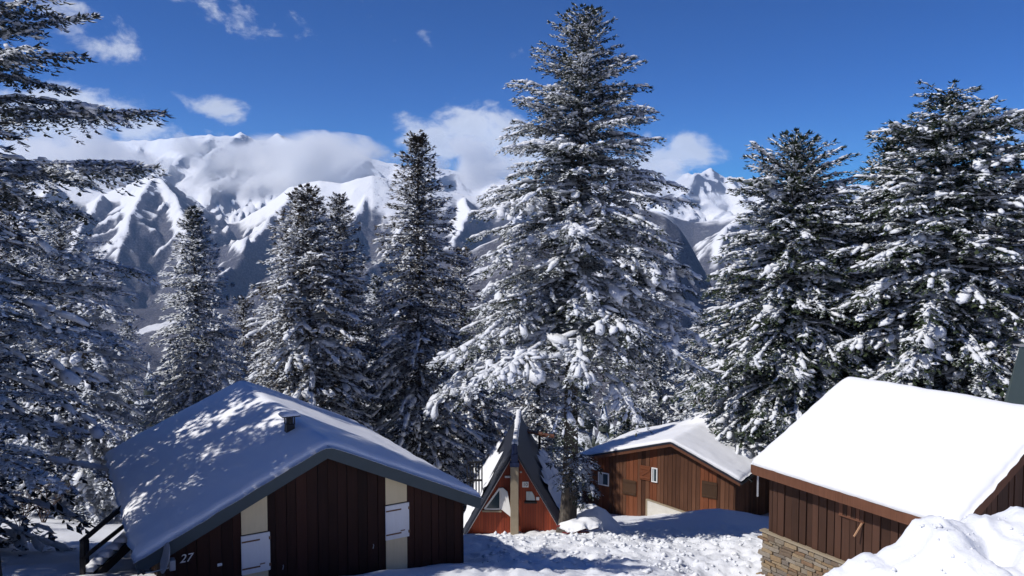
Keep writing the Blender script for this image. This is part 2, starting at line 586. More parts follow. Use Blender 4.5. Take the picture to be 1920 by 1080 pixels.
def bank_add(x, y, z):
    cy = 11.0 + .25 * fbm(x / 2.0, x * 0 + 3, 4, 2)
    crest = bank_crest(x)
    edge = sstep(3.0, 4.2, x)
    up = crest - .55 * (cy - y) * 0 - np.clip(y - cy, 0, 9) * 1.15 - np.clip(cy - y, 0, 12) * (-.02)
    lum = .10 * fbm(x / .9, y / .9, 41, 4) + .05 * ridged(x / .6, y / .6, 42, 3)
    up = up + lum * sstep(0, 1.2, cy - y + .9) * .9
    return np.where((x > 3.0) & (y > 2), np.maximum(z, z * (1 - edge) + edge * up), z)


def axis(segs):
    out = [segs[0][0]]
    for a, b, d in segs:
        n = max(1, int(round((b - a) / d)))
        out += list(a + (b - a) * np.arange(1, n + 1) / n)
    return np.array(out)


gx = axis([(-17000, -6000, 5500), (-6000, -1000, 1000), (-1000, -200, 80), (-200, -60, 20), (-60, -26, 3.4), (-26, -17, .5), (-17, -2, .22), (-2, 10.5, .105), (10.5, 17, .5), (17, 60, 3.5), (60, 200, 20), (200, 1000, 80), (1000, 6000, 1000), (6000, 17000, 5500)])
gy = axis([(-3000, -400, 650), (-400, -40, 60), (-40, 14, 3), (14, 19, .4), (19, 30, .11), (30, 44, .16), (44, 60, .6), (60, 140, 4), (140, 600, 20), (600, 2000, 100), (2000, 18000, 4000)])
GX, GY = np.meshgrid(gx, gy)
GZ = ground_z(GX, GY)
me = mesh_np('ground', np.stack([GX, GY, GZ], -1).reshape(-1, 3), grid_faces(len(gx), len(gy)), SNOW, True)
link('ground', me, kind='structure')

# the bank in the right foreground, its own heap of shovelled snow
bx = np.concatenate([np.arange(3.0, 9.5, .045), np.arange(9.5, 26, .4)]); by = np.concatenate([np.arange(2.0, 7, .3), np.arange(7, 13.2, .06), np.arange(13.2, 20, .5)])
BX, BY = np.meshgrid(bx, by)
cy = 11.0 + .3 * fbm(BX / 1.7, BX * 0 + 3.3, 4, 2)
crest = bank_crest(BX)
zb = crest - .17 - np.clip(BY - cy, 0, 20) * 1.2 - .035 * np.clip(cy - BY, 0, 3) - .02 * np.clip(cy - BY - 3, 0, 9) - .3 * np.clip(6 - BX, 0, 3) * np.clip(cy - BY, 0, 4) * .5
# cut blocks and lumps
for (lx, ly, r, h, sq) in [(5.98, 10.7, .42, .22, 3), (5.62, 10.2, .36, .2, 3), (6.5, 10.9, .3, .12, 2), (5.1, 10.8, .3, .1, 2), (4.9, 10.3, .35, .08, 2), (7.0, 10.7, .4, .12, 2), (7.6, 10.1, .5, .14, 2), (6.6, 9.7, .5, .08, 2), (5.4, 9.4, .5, .08, 2), (6.1, 9.2, .4, .09, 2)]:
    d = (np.abs((BX - lx) / r) ** (sq + 1) + np.abs((BY - ly) / r) ** (sq + 1))
    zb = zb + .62 * h * np.exp(-d * .9)
d = np.hypot((BX - 6.32) / .16, (BY - 10.15) / .2); zb = zb - .22 * np.exp(-d ** 2)
zb = zb + .05 * fbm(BX / .8, BY / .8, 41, 4, .55) + .04 * (ridged(BX / .7, BY / 1.1, 44, 4) - .5) + .022 * fbm(BX / .16, BY / .16, 47, 3, .6) * sstep(.1, .5, fbm(BX / 1.1, BY / 1.1, 48, 2) + .3)
edge = sstep(3.0, 3.6, BX)
zg = ground_z(BX, BY, False)
zb = (zg - .3) * (1 - edge) + edge * zb
zb = zb + edge * (.018 * fbm(BX / .13, BY / .13, 55, 3, .6) + .03 * (ridged(BX / .33, BY / .4, 57, 3) - .5))
zb = np.maximum(zb, zg - .5)
me = mesh_np('snow_bank', np.stack([BX, BY, zb], -1).reshape(-1, 3), grid_faces(len(bx), len(by)), SNOW, True)
tag(link('snow_bank', me), kind='structure')


# crumbs and clods of snow thrown on the bank and over the trodden ground
rcl = np.random.default_rng(12)
CV, CF = [], []; kk_ = 0
oct_ = np.array([(1, 0, 0), (-1, 0, 0), (0, 1, 0), (0, -1, 0), (0, 0, 1), (0, 0, -1)], float)
octf = np.array([(0, 2, 4), (2, 1, 4), (1, 3, 4), (3, 0, 4), (2, 0, 5), (1, 2, 5), (3, 1, 5), (0, 3, 5)])
for i in range(1250):
    if i < 260:
        x_ = 4.3 + 5 * rcl.random(); y_ = 8.4 + 2.7 * rcl.random()
        ix = min(len(bx) - 1, int(np.searchsorted(bx, x_))); iy = min(len(by) - 1, int(np.searchsorted(by, y_)))
        x_, y_, z_ = bx[ix], by[iy], zb[iy, ix]; r_c = .008 + .032 * rcl.random() ** 3
    else:
        x_ = -.8 + 9.5 * rcl.random(); y_ = 21.5 + 9.5 * rcl.random()
        z_ = float(ground_z(np.array([x_]), np.array([y_]))[0]); r_c = .02 + .09 * rcl.random() ** 3
    v_ = oct_ * r_c * (1 + rcl.normal(0, .25, (6, 3))) * np.array([1.2, 1.2, .8]) + np.array([x_, y_, z_ + r_c * .3])
    CV.append(v_); CF.append(octf + kk_); kk_ += 6
link('snow_clods', mesh_np('snow_clods', np.concatenate(CV), np.concatenate(CF), SNOW, True), kind='stuff')

# ------------------------------------------------------------------ mountains
def m_mountain(forest_top, forest_fade, rocky, fs=1., crestk=150.):
    def f(t, b):
        g = t.n.new('ShaderNodeNewGeometry')
        nz = t.sep(g.outputs['Normal'])[2]
        c = t.coord('Object')
        z = t.sep(c)[2]
        n1 = t.noise(c, .0016 * fs, 6, .62, .3)
        n2 = t.noise(c, .012 * fs, 6, .7)
        n3 = t.noise(t.mapping(c, (1, 1, .35)), .05 * fs, 5, .72)
        # rock where steep, plus shade painted dark on slopes turned from the sun
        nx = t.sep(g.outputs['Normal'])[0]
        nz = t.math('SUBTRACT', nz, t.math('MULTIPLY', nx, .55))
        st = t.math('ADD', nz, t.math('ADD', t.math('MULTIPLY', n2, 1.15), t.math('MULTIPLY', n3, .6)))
        rock_shade = t.rng(st, rocky + .84, rocky + .75, 0, 1, True)
        rc = t.mix(t.rng(n3, .35, .65), (.03, .027, .036), (.11, .09, .10))
        col = t.mix(t.math('MULTIPLY', rock_shade, .92), (.86, .87, .89), rc)
        # bare beech woods below the tree line, snow between the stems
        fz = t.math('ADD', t.math('SUBTRACT', z, t.math('MULTIPLY', nx, 210.)), t.math('MULTIPLY', t.math('SUBTRACT', n1, .5), 520.))  # woods climb higher on right-facing slopes, painting in their shaded side
        fz = t.math('ADD', fz, t.math('MULTIPLY', t.math('SUBTRACT', n2, .5), 160.))
        cr_ = t.new('ShaderNodeAttribute', attribute_name='crest').outputs['Fac']
        fz = t.math('ADD', fz, t.math('MULTIPLY', cr_, crestk))
        fo = t.rng(fz, forest_top + forest_fade, forest_top - forest_fade, 0, 1, True)
        vor = t.n.new('ShaderNodeTexVoronoi'); vor.inputs['Scale'].default_value = .085 * fs
        t.l.new(c, vor.inputs['Vector'])
        sp = t.rng(t.math('ADD', vor.outputs['Distance'], t.math('MULTIPLY', n3, .7)), .62, 1.2, 0, 1)
        fc = t.mix(t.noise(c, .02 * fs, 4, .6), (.009, .008, .017), (.030, .022, .036))
        fc = t.mix(t.math('MULTIPLY', sp, .13), fc, (.7, .72, .78))
        clear = t.rng(n1, .60, .66, 0, 1, True)
        fo = t.math('MULTIPLY', fo, t.math('SUBTRACT', 1., t.math('MULTIPLY', clear, .8)))
        col = t.mix(t.math('MULTIPLY', fo, .95), col, fc)
        t.l.new(col, b.inputs['Base Color'])
        t.l.new(t.bump(t.math('ADD', t.math('MULTIPLY', n3, 1.), t.math('MULTIPLY', n2, 2.)), .6, 9.), b.inputs['Normal'])
    return f


def raise_spurs(X, Y, Z, spurs, lam, seed):
    nz = fbm(X / lam * 3, Y / lam * 3, seed + 200, 5, .6)
    rq = random.Random(seed)
    segs = []
    for (line, k, wid) in spurs:
        pts = [P(*q) for q in line]
        for a, b in zip(pts[:-1], pts[1:]):
            segs.append((a, b, k, wid))
            L_ = math.hypot(b[0] - a[0], b[1] - a[1]); n_ = max(1, int(L_ / (lam * .24)))
            for i in range(n_):
                for sd in (-1, 1):
                    if rq.random() < .2: continue
                    t = (i + rq.random()) / n_
                    p = a + (b - a) * t
                    an = math.atan2(b[1] - a[1], b[0] - a[0]) + sd * math.radians(rq.uniform(38, 72))
                    ln = lam * rq.uniform(.22, .5); sl = rq.uniform(.62, .85)
                    m_ = p + np.array([math.cos(an) * ln * .5, math.sin(an) * ln * .5, -ln * .5 * sl * .85])
                    an += sd * rq.uniform(-.5, .2)
                    e_ = m_ + np.array([math.cos(an) * ln * .5, math.sin(an) * ln * .5, -ln * .5 * sl * 1.1])
                    p = p - np.array([0, 0, lam * .006])
                    segs.append((p, m_, k * 1.12, wid * .5)); segs.append((m_, e_, k * 1.12, wid * .5))
    if True:
        for a, b, k, wid in segs:
            dx, dy = b[0] - a[0], b[1] - a[1]; L2_ = dx * dx + dy * dy
            t = np.clip(((X - a[0]) * dx + (Y - a[1]) * dy) / L2_, 0, 1)
            zl = a[2] + (b[2] - a[2]) * t
            d = np.hypot(X - a[0] - dx * t, Y - a[1] - dy * t)
            d = d * (1 + .42 * nz)
            Z = np.maximum(Z, zl - k * 1.08 * np.sqrt(d * d + 60) * (1 - .2 * np.clip(d / wid, 0, 1)) + 10 * nz)
    return Z


def mountain(name, sil, yr, y0, y2, zfoot, amp, lam, mat, seed, nu, nv, pw=1.15, u0=-1500, u1=3500, jag=1., back=-300, skew=0., spurs=()):
    us = np.concatenate([np.linspace(u0, -150, nu // 8, endpoint=False), np.linspace(-150, 2070, nu - nu // 4, endpoint=False), np.linspace(2070, u1, nu // 8)])
    ts = np.concatenate([np.linspace(0, 1, nv), 1 + np.linspace(0, 1, nv // 5 + 1)[1:]])
    U_, T_ = np.meshgrid(us, ts)
    sv = np.interp(U_, [s[0] for s in sil], [s[1] for s in sil])
    tx = (U_ - 960) / FPX
    Yr = yr * (1 + .05 * fbm(tx * 3.1, tx * 0 + seed, seed, 3))
    Y = np.where(T_ <= 1, y0 + (Yr - y0) * T_, Yr + (y2 - Yr) * (T_ - 1))
    X = tx * Y
    zr = (455 - sv) / FPX * Yr
    Tc = np.clip(T_, 0, 1)
    Z = zfoot + (zr - zfoot) * Tc ** pw
    Z = np.where(T_ > 1, zr + (back - zr) * np.clip(T_ - 1, 0, 1) ** 1.1, Z)
    xs = X + skew * Y
    wx = lam * .35 * fbm(X / lam / 2, Y / lam / 2, seed + 3, 3); wy = lam * .35 * fbm(X / lam / 2 + 9, Y / lam / 2, seed + 4, 3)
    R = ridged((xs + wx) / lam, (Y + wy) / (lam * 2.6), seed, 2, .4)
    R3 = ridged((xs + wx) / (lam * .24), (Y + wy) / (lam * .55), seed + 91, 4, .55)
    R2 = ridged((X - wx) / (lam * .33), (Y + wx) / (lam * .5), seed + 50, 4, .55)
    env = np.sin(np.pi * np.clip(Tc, 0, 1) ** .9) ** 1.0
    env = np.where(T_ > 1, .3 * np.sin(np.pi * np.clip(T_ - 1, 0, 1)), env)
    Z = raise_spurs(X, Y, Z, spurs, lam, seed)
    fine = (ridged((xs + wx) / (lam * .16), (Y + wy) / (lam * .3), seed + 71, 4, .6) - .5)
    Z = Z + amp * .2 * fine * np.clip(env + .12, 0, 1)
    crag = np.exp(-((Tc - 1) / .07) ** 2) * jag
    Z = Z + amp * env * ((R - .5) * 1.3 + (R3 - .5) * .16 + (R2 - .5) * .10) + crag * (amp * .07 * (ridged(X / (lam * .2), Y / (lam * .2), seed + 7, 4) - .55))
    def blur(a, n, ax):
        c = np.cumsum(np.concatenate([np.repeat(np.take(a, [0], ax), n + 1, ax), a, np.repeat(np.take(a, [-1], ax), n, ax)], ax), ax)
        m = a.shape[ax]
        return (np.take(c, np.arange(2 * n + 1, 2 * n + 1 + m), ax) - np.take(c, np.arange(m), ax)) / (2 * n + 1)
    rd = Z - blur(blur(Z, 7, 1), 2, 0)
    rd = rd / (np.std(rd) + 1e-6)
    me = mesh_np(name, np.stack([X, Y, Z], -1).reshape(-1, 3), grid_faces(len(us), len(ts)), mat, False)
    at_ = me.attributes.new('crest', 'FLOAT', 'POINT'); at_.data.foreach_set('value', np.clip(rd, -3, 3).astype(np.float32).ravel())
    return link(name, me, kind='structure')


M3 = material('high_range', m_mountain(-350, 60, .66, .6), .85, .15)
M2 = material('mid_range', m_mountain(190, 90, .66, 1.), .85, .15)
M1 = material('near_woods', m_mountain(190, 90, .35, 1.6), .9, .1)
L3 = [(-1500, 300), (-700, 260), (-400, 300), (-100, 270), (0, 275), (100, 285), (200, 268), (330, 262), (400, 255), (440, 258), (455, 248), (482, 262), (500, 268), (525, 251), (545, 262), (560, 270), (575, 262), (590, 256), (606, 268), (640, 276), (700, 300), (760, 312), (830, 318), (900, 330), (1000, 342), (1150, 350), (1230, 355), (1262, 342), (1278, 328), (1290, 326), (1302, 336), (1315, 324), (1331, 315), (1345, 327), (1358, 334), (1368, 330), (1382, 342), (1400, 345), (1420, 352), (1480, 346), (1560, 352), (1600, 346), (1640, 350), (1700, 356), (1920, 352), (2300, 340), (2700, 280), (3500, 300)]
rs = random.Random(8)
def auto_spurs(sil, us, Yc, fr, drop, kk, wid):
    out = []
    for u in us:
        v = np.interp(u, [q[0] for q in sil], [q[1] for q in sil])
        line = [(u, v + 1, Yc)]; uu_ = u; dirn = rs.choice([-1, -1, 1])
        vv_ = v
        for f_ in fr:
            uu_ += dirn * rs.uniform(10, 48); vv_ += drop * rs.uniform(.7, 1.35)
            line.append((uu_, vv_, Yc * f_))
        out.append((line, kk * rs.uniform(.85, 1.2), wid))
    return out
SP3 = auto_spurs(L3, list(range(-900, -100, 90)) + [-60, 20, 90, 150, 200, 265, 330, 400, 455, 500, 525, 560, 590, 640, 690, 740, 800, 850, 910, 980, 1060, 1150, 1230, 1278, 1300, 1331, 1331, 1362, 1400, 1460, 1530, 1600, 1690, 1800, 1920] + list(range(2000, 3000, 90)), 12500, (.93, .85, .76), 19, .95, 900)
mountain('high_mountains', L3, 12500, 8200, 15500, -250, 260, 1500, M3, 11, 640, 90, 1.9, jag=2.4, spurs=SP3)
L2 = [(-1500, 320), (-500, 330), (-200, 300), (0, 325), (100, 340), (200, 362), (250, 345), (292, 326), (330, 350), (365, 392), (410, 425), (450, 415), (500, 385), (545, 352), (600, 338), (640, 345), (700, 330), (770, 345), (850, 362), (950, 378), (1100, 385), (1180, 388), (1240, 398), (1300, 418), (1345, 412), (1400, 396), (1440, 390), (1500, 386), (1600, 380), (1750, 380), (1920, 372), (2400, 340), (3500, 330)]
SP2 = [([(292, 327, 6800), (262, 372, 6100), (225, 440, 5200), (200, 520, 4300)], 1.0, 600),
       ([(292, 327, 6800), (330, 368, 6300), (352, 430, 5500), (330, 500, 4700)], 1.1, 600),
       ([(625, 339, 6800), (560, 362, 6350), (500, 402, 5900), (468, 452, 5300), (440, 520, 4500), (390, 580, 3700)], 1.05, 700),
       ([(560, 362, 6350), (585, 420, 5500), (570, 480, 4800)], 1.15, 400),
       ([(700, 331, 6800), (680, 372, 6200), (650, 425, 5500), (585, 480, 4700), (530, 550, 3900)], 1.0, 600),
       ([(790, 352, 6700), (775, 400, 5900), (735, 450, 5100), (660, 520, 4200)], 1.0, 600),
       ([(870, 365, 6700), (880, 410, 5900), (850, 470, 5000)], 1.0, 600),
       ([(990, 380, 6700), (960, 430, 5700), (900, 500, 4700)], 1.0, 600),
       ([(1180, 388, 6700), (1200, 430, 5700), (1180, 500, 4700)], 1.0, 600),
       ([(1395, 397, 6750), (1372, 425, 6000), (1352, 470, 5200), (1325, 540, 4300)], .9, 600),
       ([(1480, 388, 6750), (1500, 440, 5700), (1470, 520, 4700)], .9, 600),
       ([(100, 340, 6700), (60, 395, 5900), (10, 470, 5000)], 1.0, 600),
       ([(190, 360, 6700), (165, 410, 5900), (125, 480, 5000), (90, 560, 4200)], 1.0, 600),
       ([(410, 424, 6700), (395, 460, 5900), (340, 520, 4900)], 1.0, 500),
       ([(10, 328, 6700), (-50, 400, 5800), (-120, 480, 4900)], 1.0, 600)]
SP2 += auto_spurs(L2, list(range(-900, -80, 110)) + list(range(1580, 2900, 110)), 6800, (.88, .75, .62), 50, 1., 600)
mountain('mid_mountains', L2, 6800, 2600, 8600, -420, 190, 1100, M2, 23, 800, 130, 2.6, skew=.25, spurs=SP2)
L1 = [(-1500, 420), (-500, 470), (-100, 600), (100, 640), (250, 650), (330, 620), (450, 600), (560, 590), (640, 580), (700, 560), (800, 520), (900, 460), (1050, 400), (1150, 388), (1200, 392), (1245, 402), (1275, 430), (1300, 470), (1330, 525), (1350, 570), (1380, 600), (1450, 560), (1550, 520), (1700, 480), (1920, 460), (2400, 400), (3500, 400)]
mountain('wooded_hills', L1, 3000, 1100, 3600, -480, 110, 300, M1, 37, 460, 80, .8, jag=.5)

# ------------------------------------------------------------------ firs
# ellipsoid pad template for lumps of snow
def pad_template():
    v = []; f = []
    rings = [(-.55, .9), (.5, .95)]
    n = 5
    v.append((-1.25, 0, 0))
    for x, r in rings:
        for k in range(n):
            a = 2 * math.pi * k / n
            v.append((x, r * math.cos(a), r * math.sin(a) * (1 if math.sin(a) > 0 else .45)))
    v.append((1.3, 0, -.05))
    for k in range(n): f.append((0, 1 + (k + 1) % n, 1 + k))
    for r in range(1):
        for k in range(n):
            a = 1 + r * n + k; b = 1 + r * n + (k + 1) % n
            f.append((a, b, b + n)); f.append((a, b + n, a + n))
    e = len(v) - 1
    for k in range(n): f.append((e, 1 + n + k, 1 + n + (k + 1) % n))
    return np.array(v), np.array(f)


PADV, PADF = pad_template()


def make_branch(r, L, a0, a1, d2, d3, fl, snow, wide, padk=1.):
    """one bough in local axes: x outward, y sideways, z up"""
    n = 12
    s = np.linspace(0, 1, n)
    ang = a0 + (a1 - a0) * s ** .75 + .1 * np.sin(s * 7 + r.random() * 6) * .6
    yaw = .16 * np.sin(s * 4 + r.random() * 6) * s
    dx = np.cos(ang) * np.cos(yaw); dy = np.cos(ang) * np.sin(yaw); dz = np.sin(ang)
    step = L / (n - 1)
    M = np.stack([np.concatenate([[0], np.cumsum(q[:-1]) * step]) for q in (dx, dy, dz)], 1)
    # secondaries
    n2 = max(4, int(L * .93 / d2))
    s2 = np.repeat(np.linspace(.09, .985, n2), 2) + (r.random(2 * n2) - .5) * .6 * .9 / n2
    side = np.tile([1., -1.], n2)
    l2 = L * wide * (sstep(-.1, .32, s2) * np.clip(1.12 - s2, 0, 1) ** .75) * (.5 + .75 * r.random(2 * n2))
    l2 = np.maximum(l2, .16)
    base = np.stack([np.interp(s2, s, M[:, i]) for i in range(3)], 1)
    T = np.stack([np.interp(s2, s, dx), np.interp(s2, s, dy), np.interp(s2, s, dz)], 1)
    B = np.cross(np.array([0, 0, 1.]), T); B /= np.linalg.norm(B, axis=1, keepdims=True) + 1e-9
    beta = np.radians(66 - 30 * s2 + r.normal(0, 6, 2 * n2))[:, None]
    D = T * np.cos(beta) + side[:, None] * B * np.sin(beta)
    dr = .22 + .5 * r.random(2 * n2)
    D[:, 2] += r.normal(0, .13, 2 * n2); D /= np.linalg.norm(D, axis=1, keepdims=True)
    # tertiaries
    m = int(math.ceil(l2.max() / d3)) + 1
    tt = (np.arange(m)[None, :] + .35 + .5 * r.random((2 * n2, m))) * d3 / l2[:, None]
    ok = tt < 1.02
    p3 = base[:, None, :] + D[:, None, :] * (l2[:, None] * tt)[..., None]
    p3[..., 2] -= dr[:, None] * tt ** 2 * l2[:, None] * .55
    hd = D.copy(); hd[:, 2] = 0; hd /= np.linalg.norm(hd, axis=1, keepdims=True)
    hb = np.stack([-hd[:, 1], hd[:, 0], hd[:, 2] * 0], 1)
    A = []; W = []
    for sd in (1, -1):
        g = np.radians(46 + 14 * r.random((2 * n2, m)))
        d = hd[:, None, :] * np.cos(g)[..., None] + sd * hb[:, None, :] * np.sin(g)[..., None]
        d[..., 2] = .32 - 1.15 * r.random((2 * n2, m)) + (a0 > .3) * .25
        d /= np.linalg.norm(d, axis=-1, keepdims=True)
        ln = fl * (.65 + .75 * r.random((2 * n2, m))) * (1 - .35 * tt)
        A.append((p3[ok], d[ok], ln[ok]))
    # terminal sprigs of secondaries and of the bough
    pe = base + D * l2[:, None]; pe[:, 2] -= dr * l2 * .55
    de = D.copy(); de[:, 2] -= .5 * dr; de /= np.linalg.norm(de, axis=1, keepdims=True)
    A.append((pe - de * .05, de, fl * 1.2 * (.8 + .5 * r.random(2 * n2))))
    # sprigs round the axis itself
    k = max(6, int(L / d3 * .8)); sa = r.random(k); pa = np.stack([np.interp(sa, s, M[:, i]) for i in range(3)], 1)
    da = np.stack([np.interp(sa, s, dx), r.normal(0, .5, k), r.normal(-.25, .5, k)], 1); da /= np.linalg.norm(da, axis=1, keepdims=True)
    A.append((pa, da, fl * (.7 + .6 * r.random(k))))
    tp = M[-1]; td = np.stack([[dx[-1], dy[-1] + q, dz[-1] + w] for q, w in ((0, 0), (.35, .1), (-.35, .1), (0, .4))]); td /= np.linalg.norm(td, axis=1, keepdims=True)
    A.append((np.repeat(tp[None], 4, 0), td, np.full(4, fl * 1.3)))
    p = np.concatenate([a[0] for a in A]); d = np.concatenate([a[1] for a in A]); ln = np.concatenate([a[2] for a in A])[:, None]
    sdv = np.cross(d, np.array([0, 0, 1.])); sdv /= np.linalg.norm(sdv, axis=1, keepdims=True) + 1e-9
    w = ln * (.19 + .10 * r.random((len(p), 1)))
    mid = p + d * ln * .45
    q = np.empty((len(p), 4, 3)); q[:, 0] = p; q[:, 1] = mid + sdv * w; q[:, 2] = p + d * ln; q[:, 3] = mid - sdv * w
    q[:, 1, 2] -= w[:, 0] * .55; q[:, 3, 2] -= w[:, 0] * .55
    fv = q.reshape(-1, 3)
    i0 = np.arange(len(p))[:, None] * 4
    ff = np.concatenate([i0 + np.array([[0, 2, 1]]), i0 + np.array([[0, 3, 2]])])
    # wood axis, four-sided
    rad = (.012 + .012 * L) * (1 - .85 * s)
    sub = [0, 2, 5, 8, 11]; nb_ = 5; rv = np.empty((nb_, 3, 3)); rad = rad[sub]
    for kk, (a_, b_) in enumerate(((.87, -.5), (0, 1), (-.87, -.5))):
        rv[:, kk] = M[sub] + np.stack([0 * rad, rad * a_, rad * b_], 1)
    wi = []
    for i in range(nb_ - 1):
        for kk in range(3):
            a_ = i * 3 + kk; b_ = i * 3 + (kk + 1) % 3
            wi += [(a_, b_, b_ + 3), (a_, b_ + 3, a_ + 3)]
    # snow pads
    pads = []
    lvl = snow * (.35 + .95 * r.random())
    cen = r.random(1 + int(L * .9 + r.random())) ** .7
    sdc = r.choice([-1., 1.], len(cen))
    clump = np.max(np.exp(-((s2[:, None] - cen[None]) / .10) ** 2) * (.65 + .35 * side[:, None] * sdc[None]), axis=1)
    pr = lvl * (.07 + 1.3 * clump)
    for tpos, sc in ((.3, .85), (.57, .82), (.84, .72)):
        sel = r.random(2 * n2) < pr * (.72 if tpos < .6 else .8)
        if sel.any():
            l = l2[sel]; c = base[sel] + D[sel] * (l * tpos)[:, None]
            c[:, 2] -= dr[sel] * tpos ** 2 * l * .55 - .03
            dd = D[sel].copy(); dd[:, 2] -= 1.1 * dr[sel] * tpos * .6
            cw_ = clump[sel]; padr = np.exp(r.normal(-.03, .26, len(l)))
            hl = np.clip(l * .31, .07, .36) * sc * (.5 + .4 * r.random(len(l)) + .4 * cw_) * padk * padr
            pads.append((c + r.normal(0, .05, c.shape) * padk, dd + r.normal(0, .34, dd.shape), hl, hl * (.40 + .42 * r.random(len(l)) * (.4 + cw_)), hl * (.22 + .14 * r.random(len(l))) + .012))
    na = max(2, int(L / .26))
    sa = (np.arange(na) + r.random(na)) / na
    sel = r.random(na) < lvl * 1.25
    sa = sa[sel]
    if len(sa):
        c = np.stack([np.interp(sa, s, M[:, i]) for i in range(3)], 1); c[:, 2] += .03
        dd = np.stack([np.interp(sa, s, dx), np.interp(sa, s, dy), np.interp(sa, s, dz)], 1)
        hl = .15 + .17 * r.random(len(sa)) ** 1.5; hl = padk * hl * np.clip(L / 3, .45, 1.15)
        pads.append((c, dd, hl, hl * (.42 + .25 * r.random(len(sa))), hl * .36))
    if pads:
        c, dd, a_, b_, h_ = [np.concatenate([q_[i] for q_ in pads]) for i in range(5)]
        dd = dd / np.linalg.norm(dd, axis=1, keepdims=True)
        yy = np.cross(np.array([0, 0, 1.]), dd); yy /= np.linalg.norm(yy, axis=1, keepdims=True) + 1e-9
        zz = np.cross(dd, yy)
        jit = 1 + r.normal(0, .2, (len(c), len(PADV), 3))
        tv = PADV[None] * jit
        pv = c[:, None, :] + tv[..., 0:1] * (dd * a_[:, None])[:, None, :] + tv[..., 1:2] * (yy * b_[:, None])[:, None, :] + tv[..., 2:3] * (zz * h_[:, None])[:, None, :]
        pf = (np.arange(len(c)) * len(PADV))[:, None, None] + PADF[None]
        pv = pv.reshape(-1, 3); pf = pf.reshape(-1, 3)
    else:
        pv = np.zeros((0, 3)); pf = np.zeros((0, 3), int)
    return fv, ff, rv.reshape(-1, 3), np.array(wi), pv, pf


def fir_meshes(seed, H, prof, R, low=.08, gap=.42, nb=6, d2=.24, d3=.13, fl=.2, snow=.8, wide=.36, droop=1., lean=0., padk=1., asym=None, tipbare=.0, trunk_r=.3, extra=(), flat_top=False):
    """prof: list of (fraction of height from the top, fraction of R)"""
    r = np.random.default_rng(seed)
    FV, FF, WV, WF, SV, SF = [], [], [], [], [], []
    cf = cw = cs = 0
    z = H * low
    ph = r.random() * 6
    while z < H * .985:
        t = 1 - z / H
        Lr = R * np.interp(t, [p[0] for p in prof], [p[1] for p in prof])
        k = nb if t > .12 else max(4, nb - 1)
        for j in range(k):
            a = ph + j * 2 * math.pi / k + r.normal(0, .22)
            L = Lr * r.uniform(.74, 1.16) * (1 + .12 * math.sin(2 * a + seed))
            if asym: L *= 1 + asym * math.cos(a)
            if r.random() < .07: L *= .55
            L = max(L, .28)
            a0 = np.interp(t, [0, .08, .25, .5, 1], [.95, .62, .25, .02, -.18]) + r.normal(0, .1)
            if flat_top and t < .12: a0 = .12 + r.normal(0, .15)
            a1 = a0 - droop * np.interp(t, [0, .1, .3, .6, 1], [.1, .25, .5, .62, .55]) * r.uniform(.6, 1.25)
            fv, ff, wv, wf, sv, sf = make_branch(r, L, a0, a1, d2, d3, fl * np.interp(t, [0, .2, 1], [.8, 1, 1]), snow * np.interp(t, [0, .12, .3, 1], [.65, .95, 1.05, 1]), wide, padk)
            ca, sa = math.cos(a), math.sin(a)
            Rz = np.array([[ca, sa, 0], [-sa, ca, 0], [0, 0, 1]])
            rt = trunk_r * (1 - z / H) ** .9 * .6
            off = np.array([ca * rt + lean * z, sa * rt, z + r.normal(0, gap * .22)])
            # roll the spray a little
            FV.append(fv @ Rz + off); FF.append(ff + cf); cf += len(fv)
            WV.append(wv @ Rz + off); WF.append(wf + cw); cw += len(wv)
            SV.append(sv @ Rz + off); SF.append(sf + cs); cs += len(sv)
        ph += .9 + r.random() * .5
        z += gap * np.interp(t, [0, .1, .4, 1], [.42, .62, .95, 1.15]) * r.uniform(.85, 1.15)
    for (z_, a, L, a0) in extra:
        fv, ff, wv, wf, sv, sf = make_branch(r, L, a0, a0 - .7, d2 * .5, d3 * .75, fl * .8, snow * 1.1, wide * 1.5, padk * .8)
        ca, sa = math.cos(a), math.sin(a)
        Rz = np.array([[ca, sa, 0], [-sa, ca, 0], [0, 0, 1]]); off = np.array([ca * trunk_r * .4 + lean * z_, sa * trunk_r * .4, z_])
        FV.append(fv @ Rz + off); FF.append(ff + cf); cf += len(fv)
        WV.append(wv @ Rz + off); WF.append(wf + cw); cw += len(wv)
        SV.append(sv @ Rz + off); SF.append(sf + cs); cs += len(sv)
    # trunk
    n = 26; hs = np.linspace(0, 1, n) ** 1.05 * H
    ns = 14
    V = []
    for i, h in enumerate(hs):
        rr = trunk_r * (1 - h / H) ** .85 + .015 + trunk_r * .45 * math.exp(-h / .45)
        for k in range(ns):
            a = 2 * math.pi * k / ns
            q = rr * (1 + .07 * math.sin(3 * a + h * .6) + .05 * math.sin(5 * a - h) * math.exp(-h / 2))
            V.append((q * math.cos(a) + lean * h + .04 * math.sin(h * .7), q * math.sin(a) + .04 * math.sin(h * .5 + 1), h - .35))
    Fq = [(i * ns + k, i * ns + (k + 1) % ns, (i + 1) * ns + (k + 1) % ns, (i + 1) * ns + k) for i in range(n - 1) for k in range(ns)]
    return dict(f=(np.concatenate(FV), np.concatenate(FF)), w=(np.concatenate(WV), np.concatenate(WF)), s=(np.concatenate(SV), np.concatenate(SF)), t=(np.array(V), np.array(Fq)), H=H)


def fir_build(d, needle):
    return dict(H=d['H'],
                crown=mesh_np('crown', d['f'][0], d['f'][1], NEEDLE[needle]),
                branches=mesh_np('branches', d['w'][0], d['w'][1], BARK),
                snow=mesh_np('snow_load', d['s'][0], d['s'][1], PADSNOW, True),
                trunk=mesh_np('trunk', d['t'][0], d['t'][1], BARK, True))


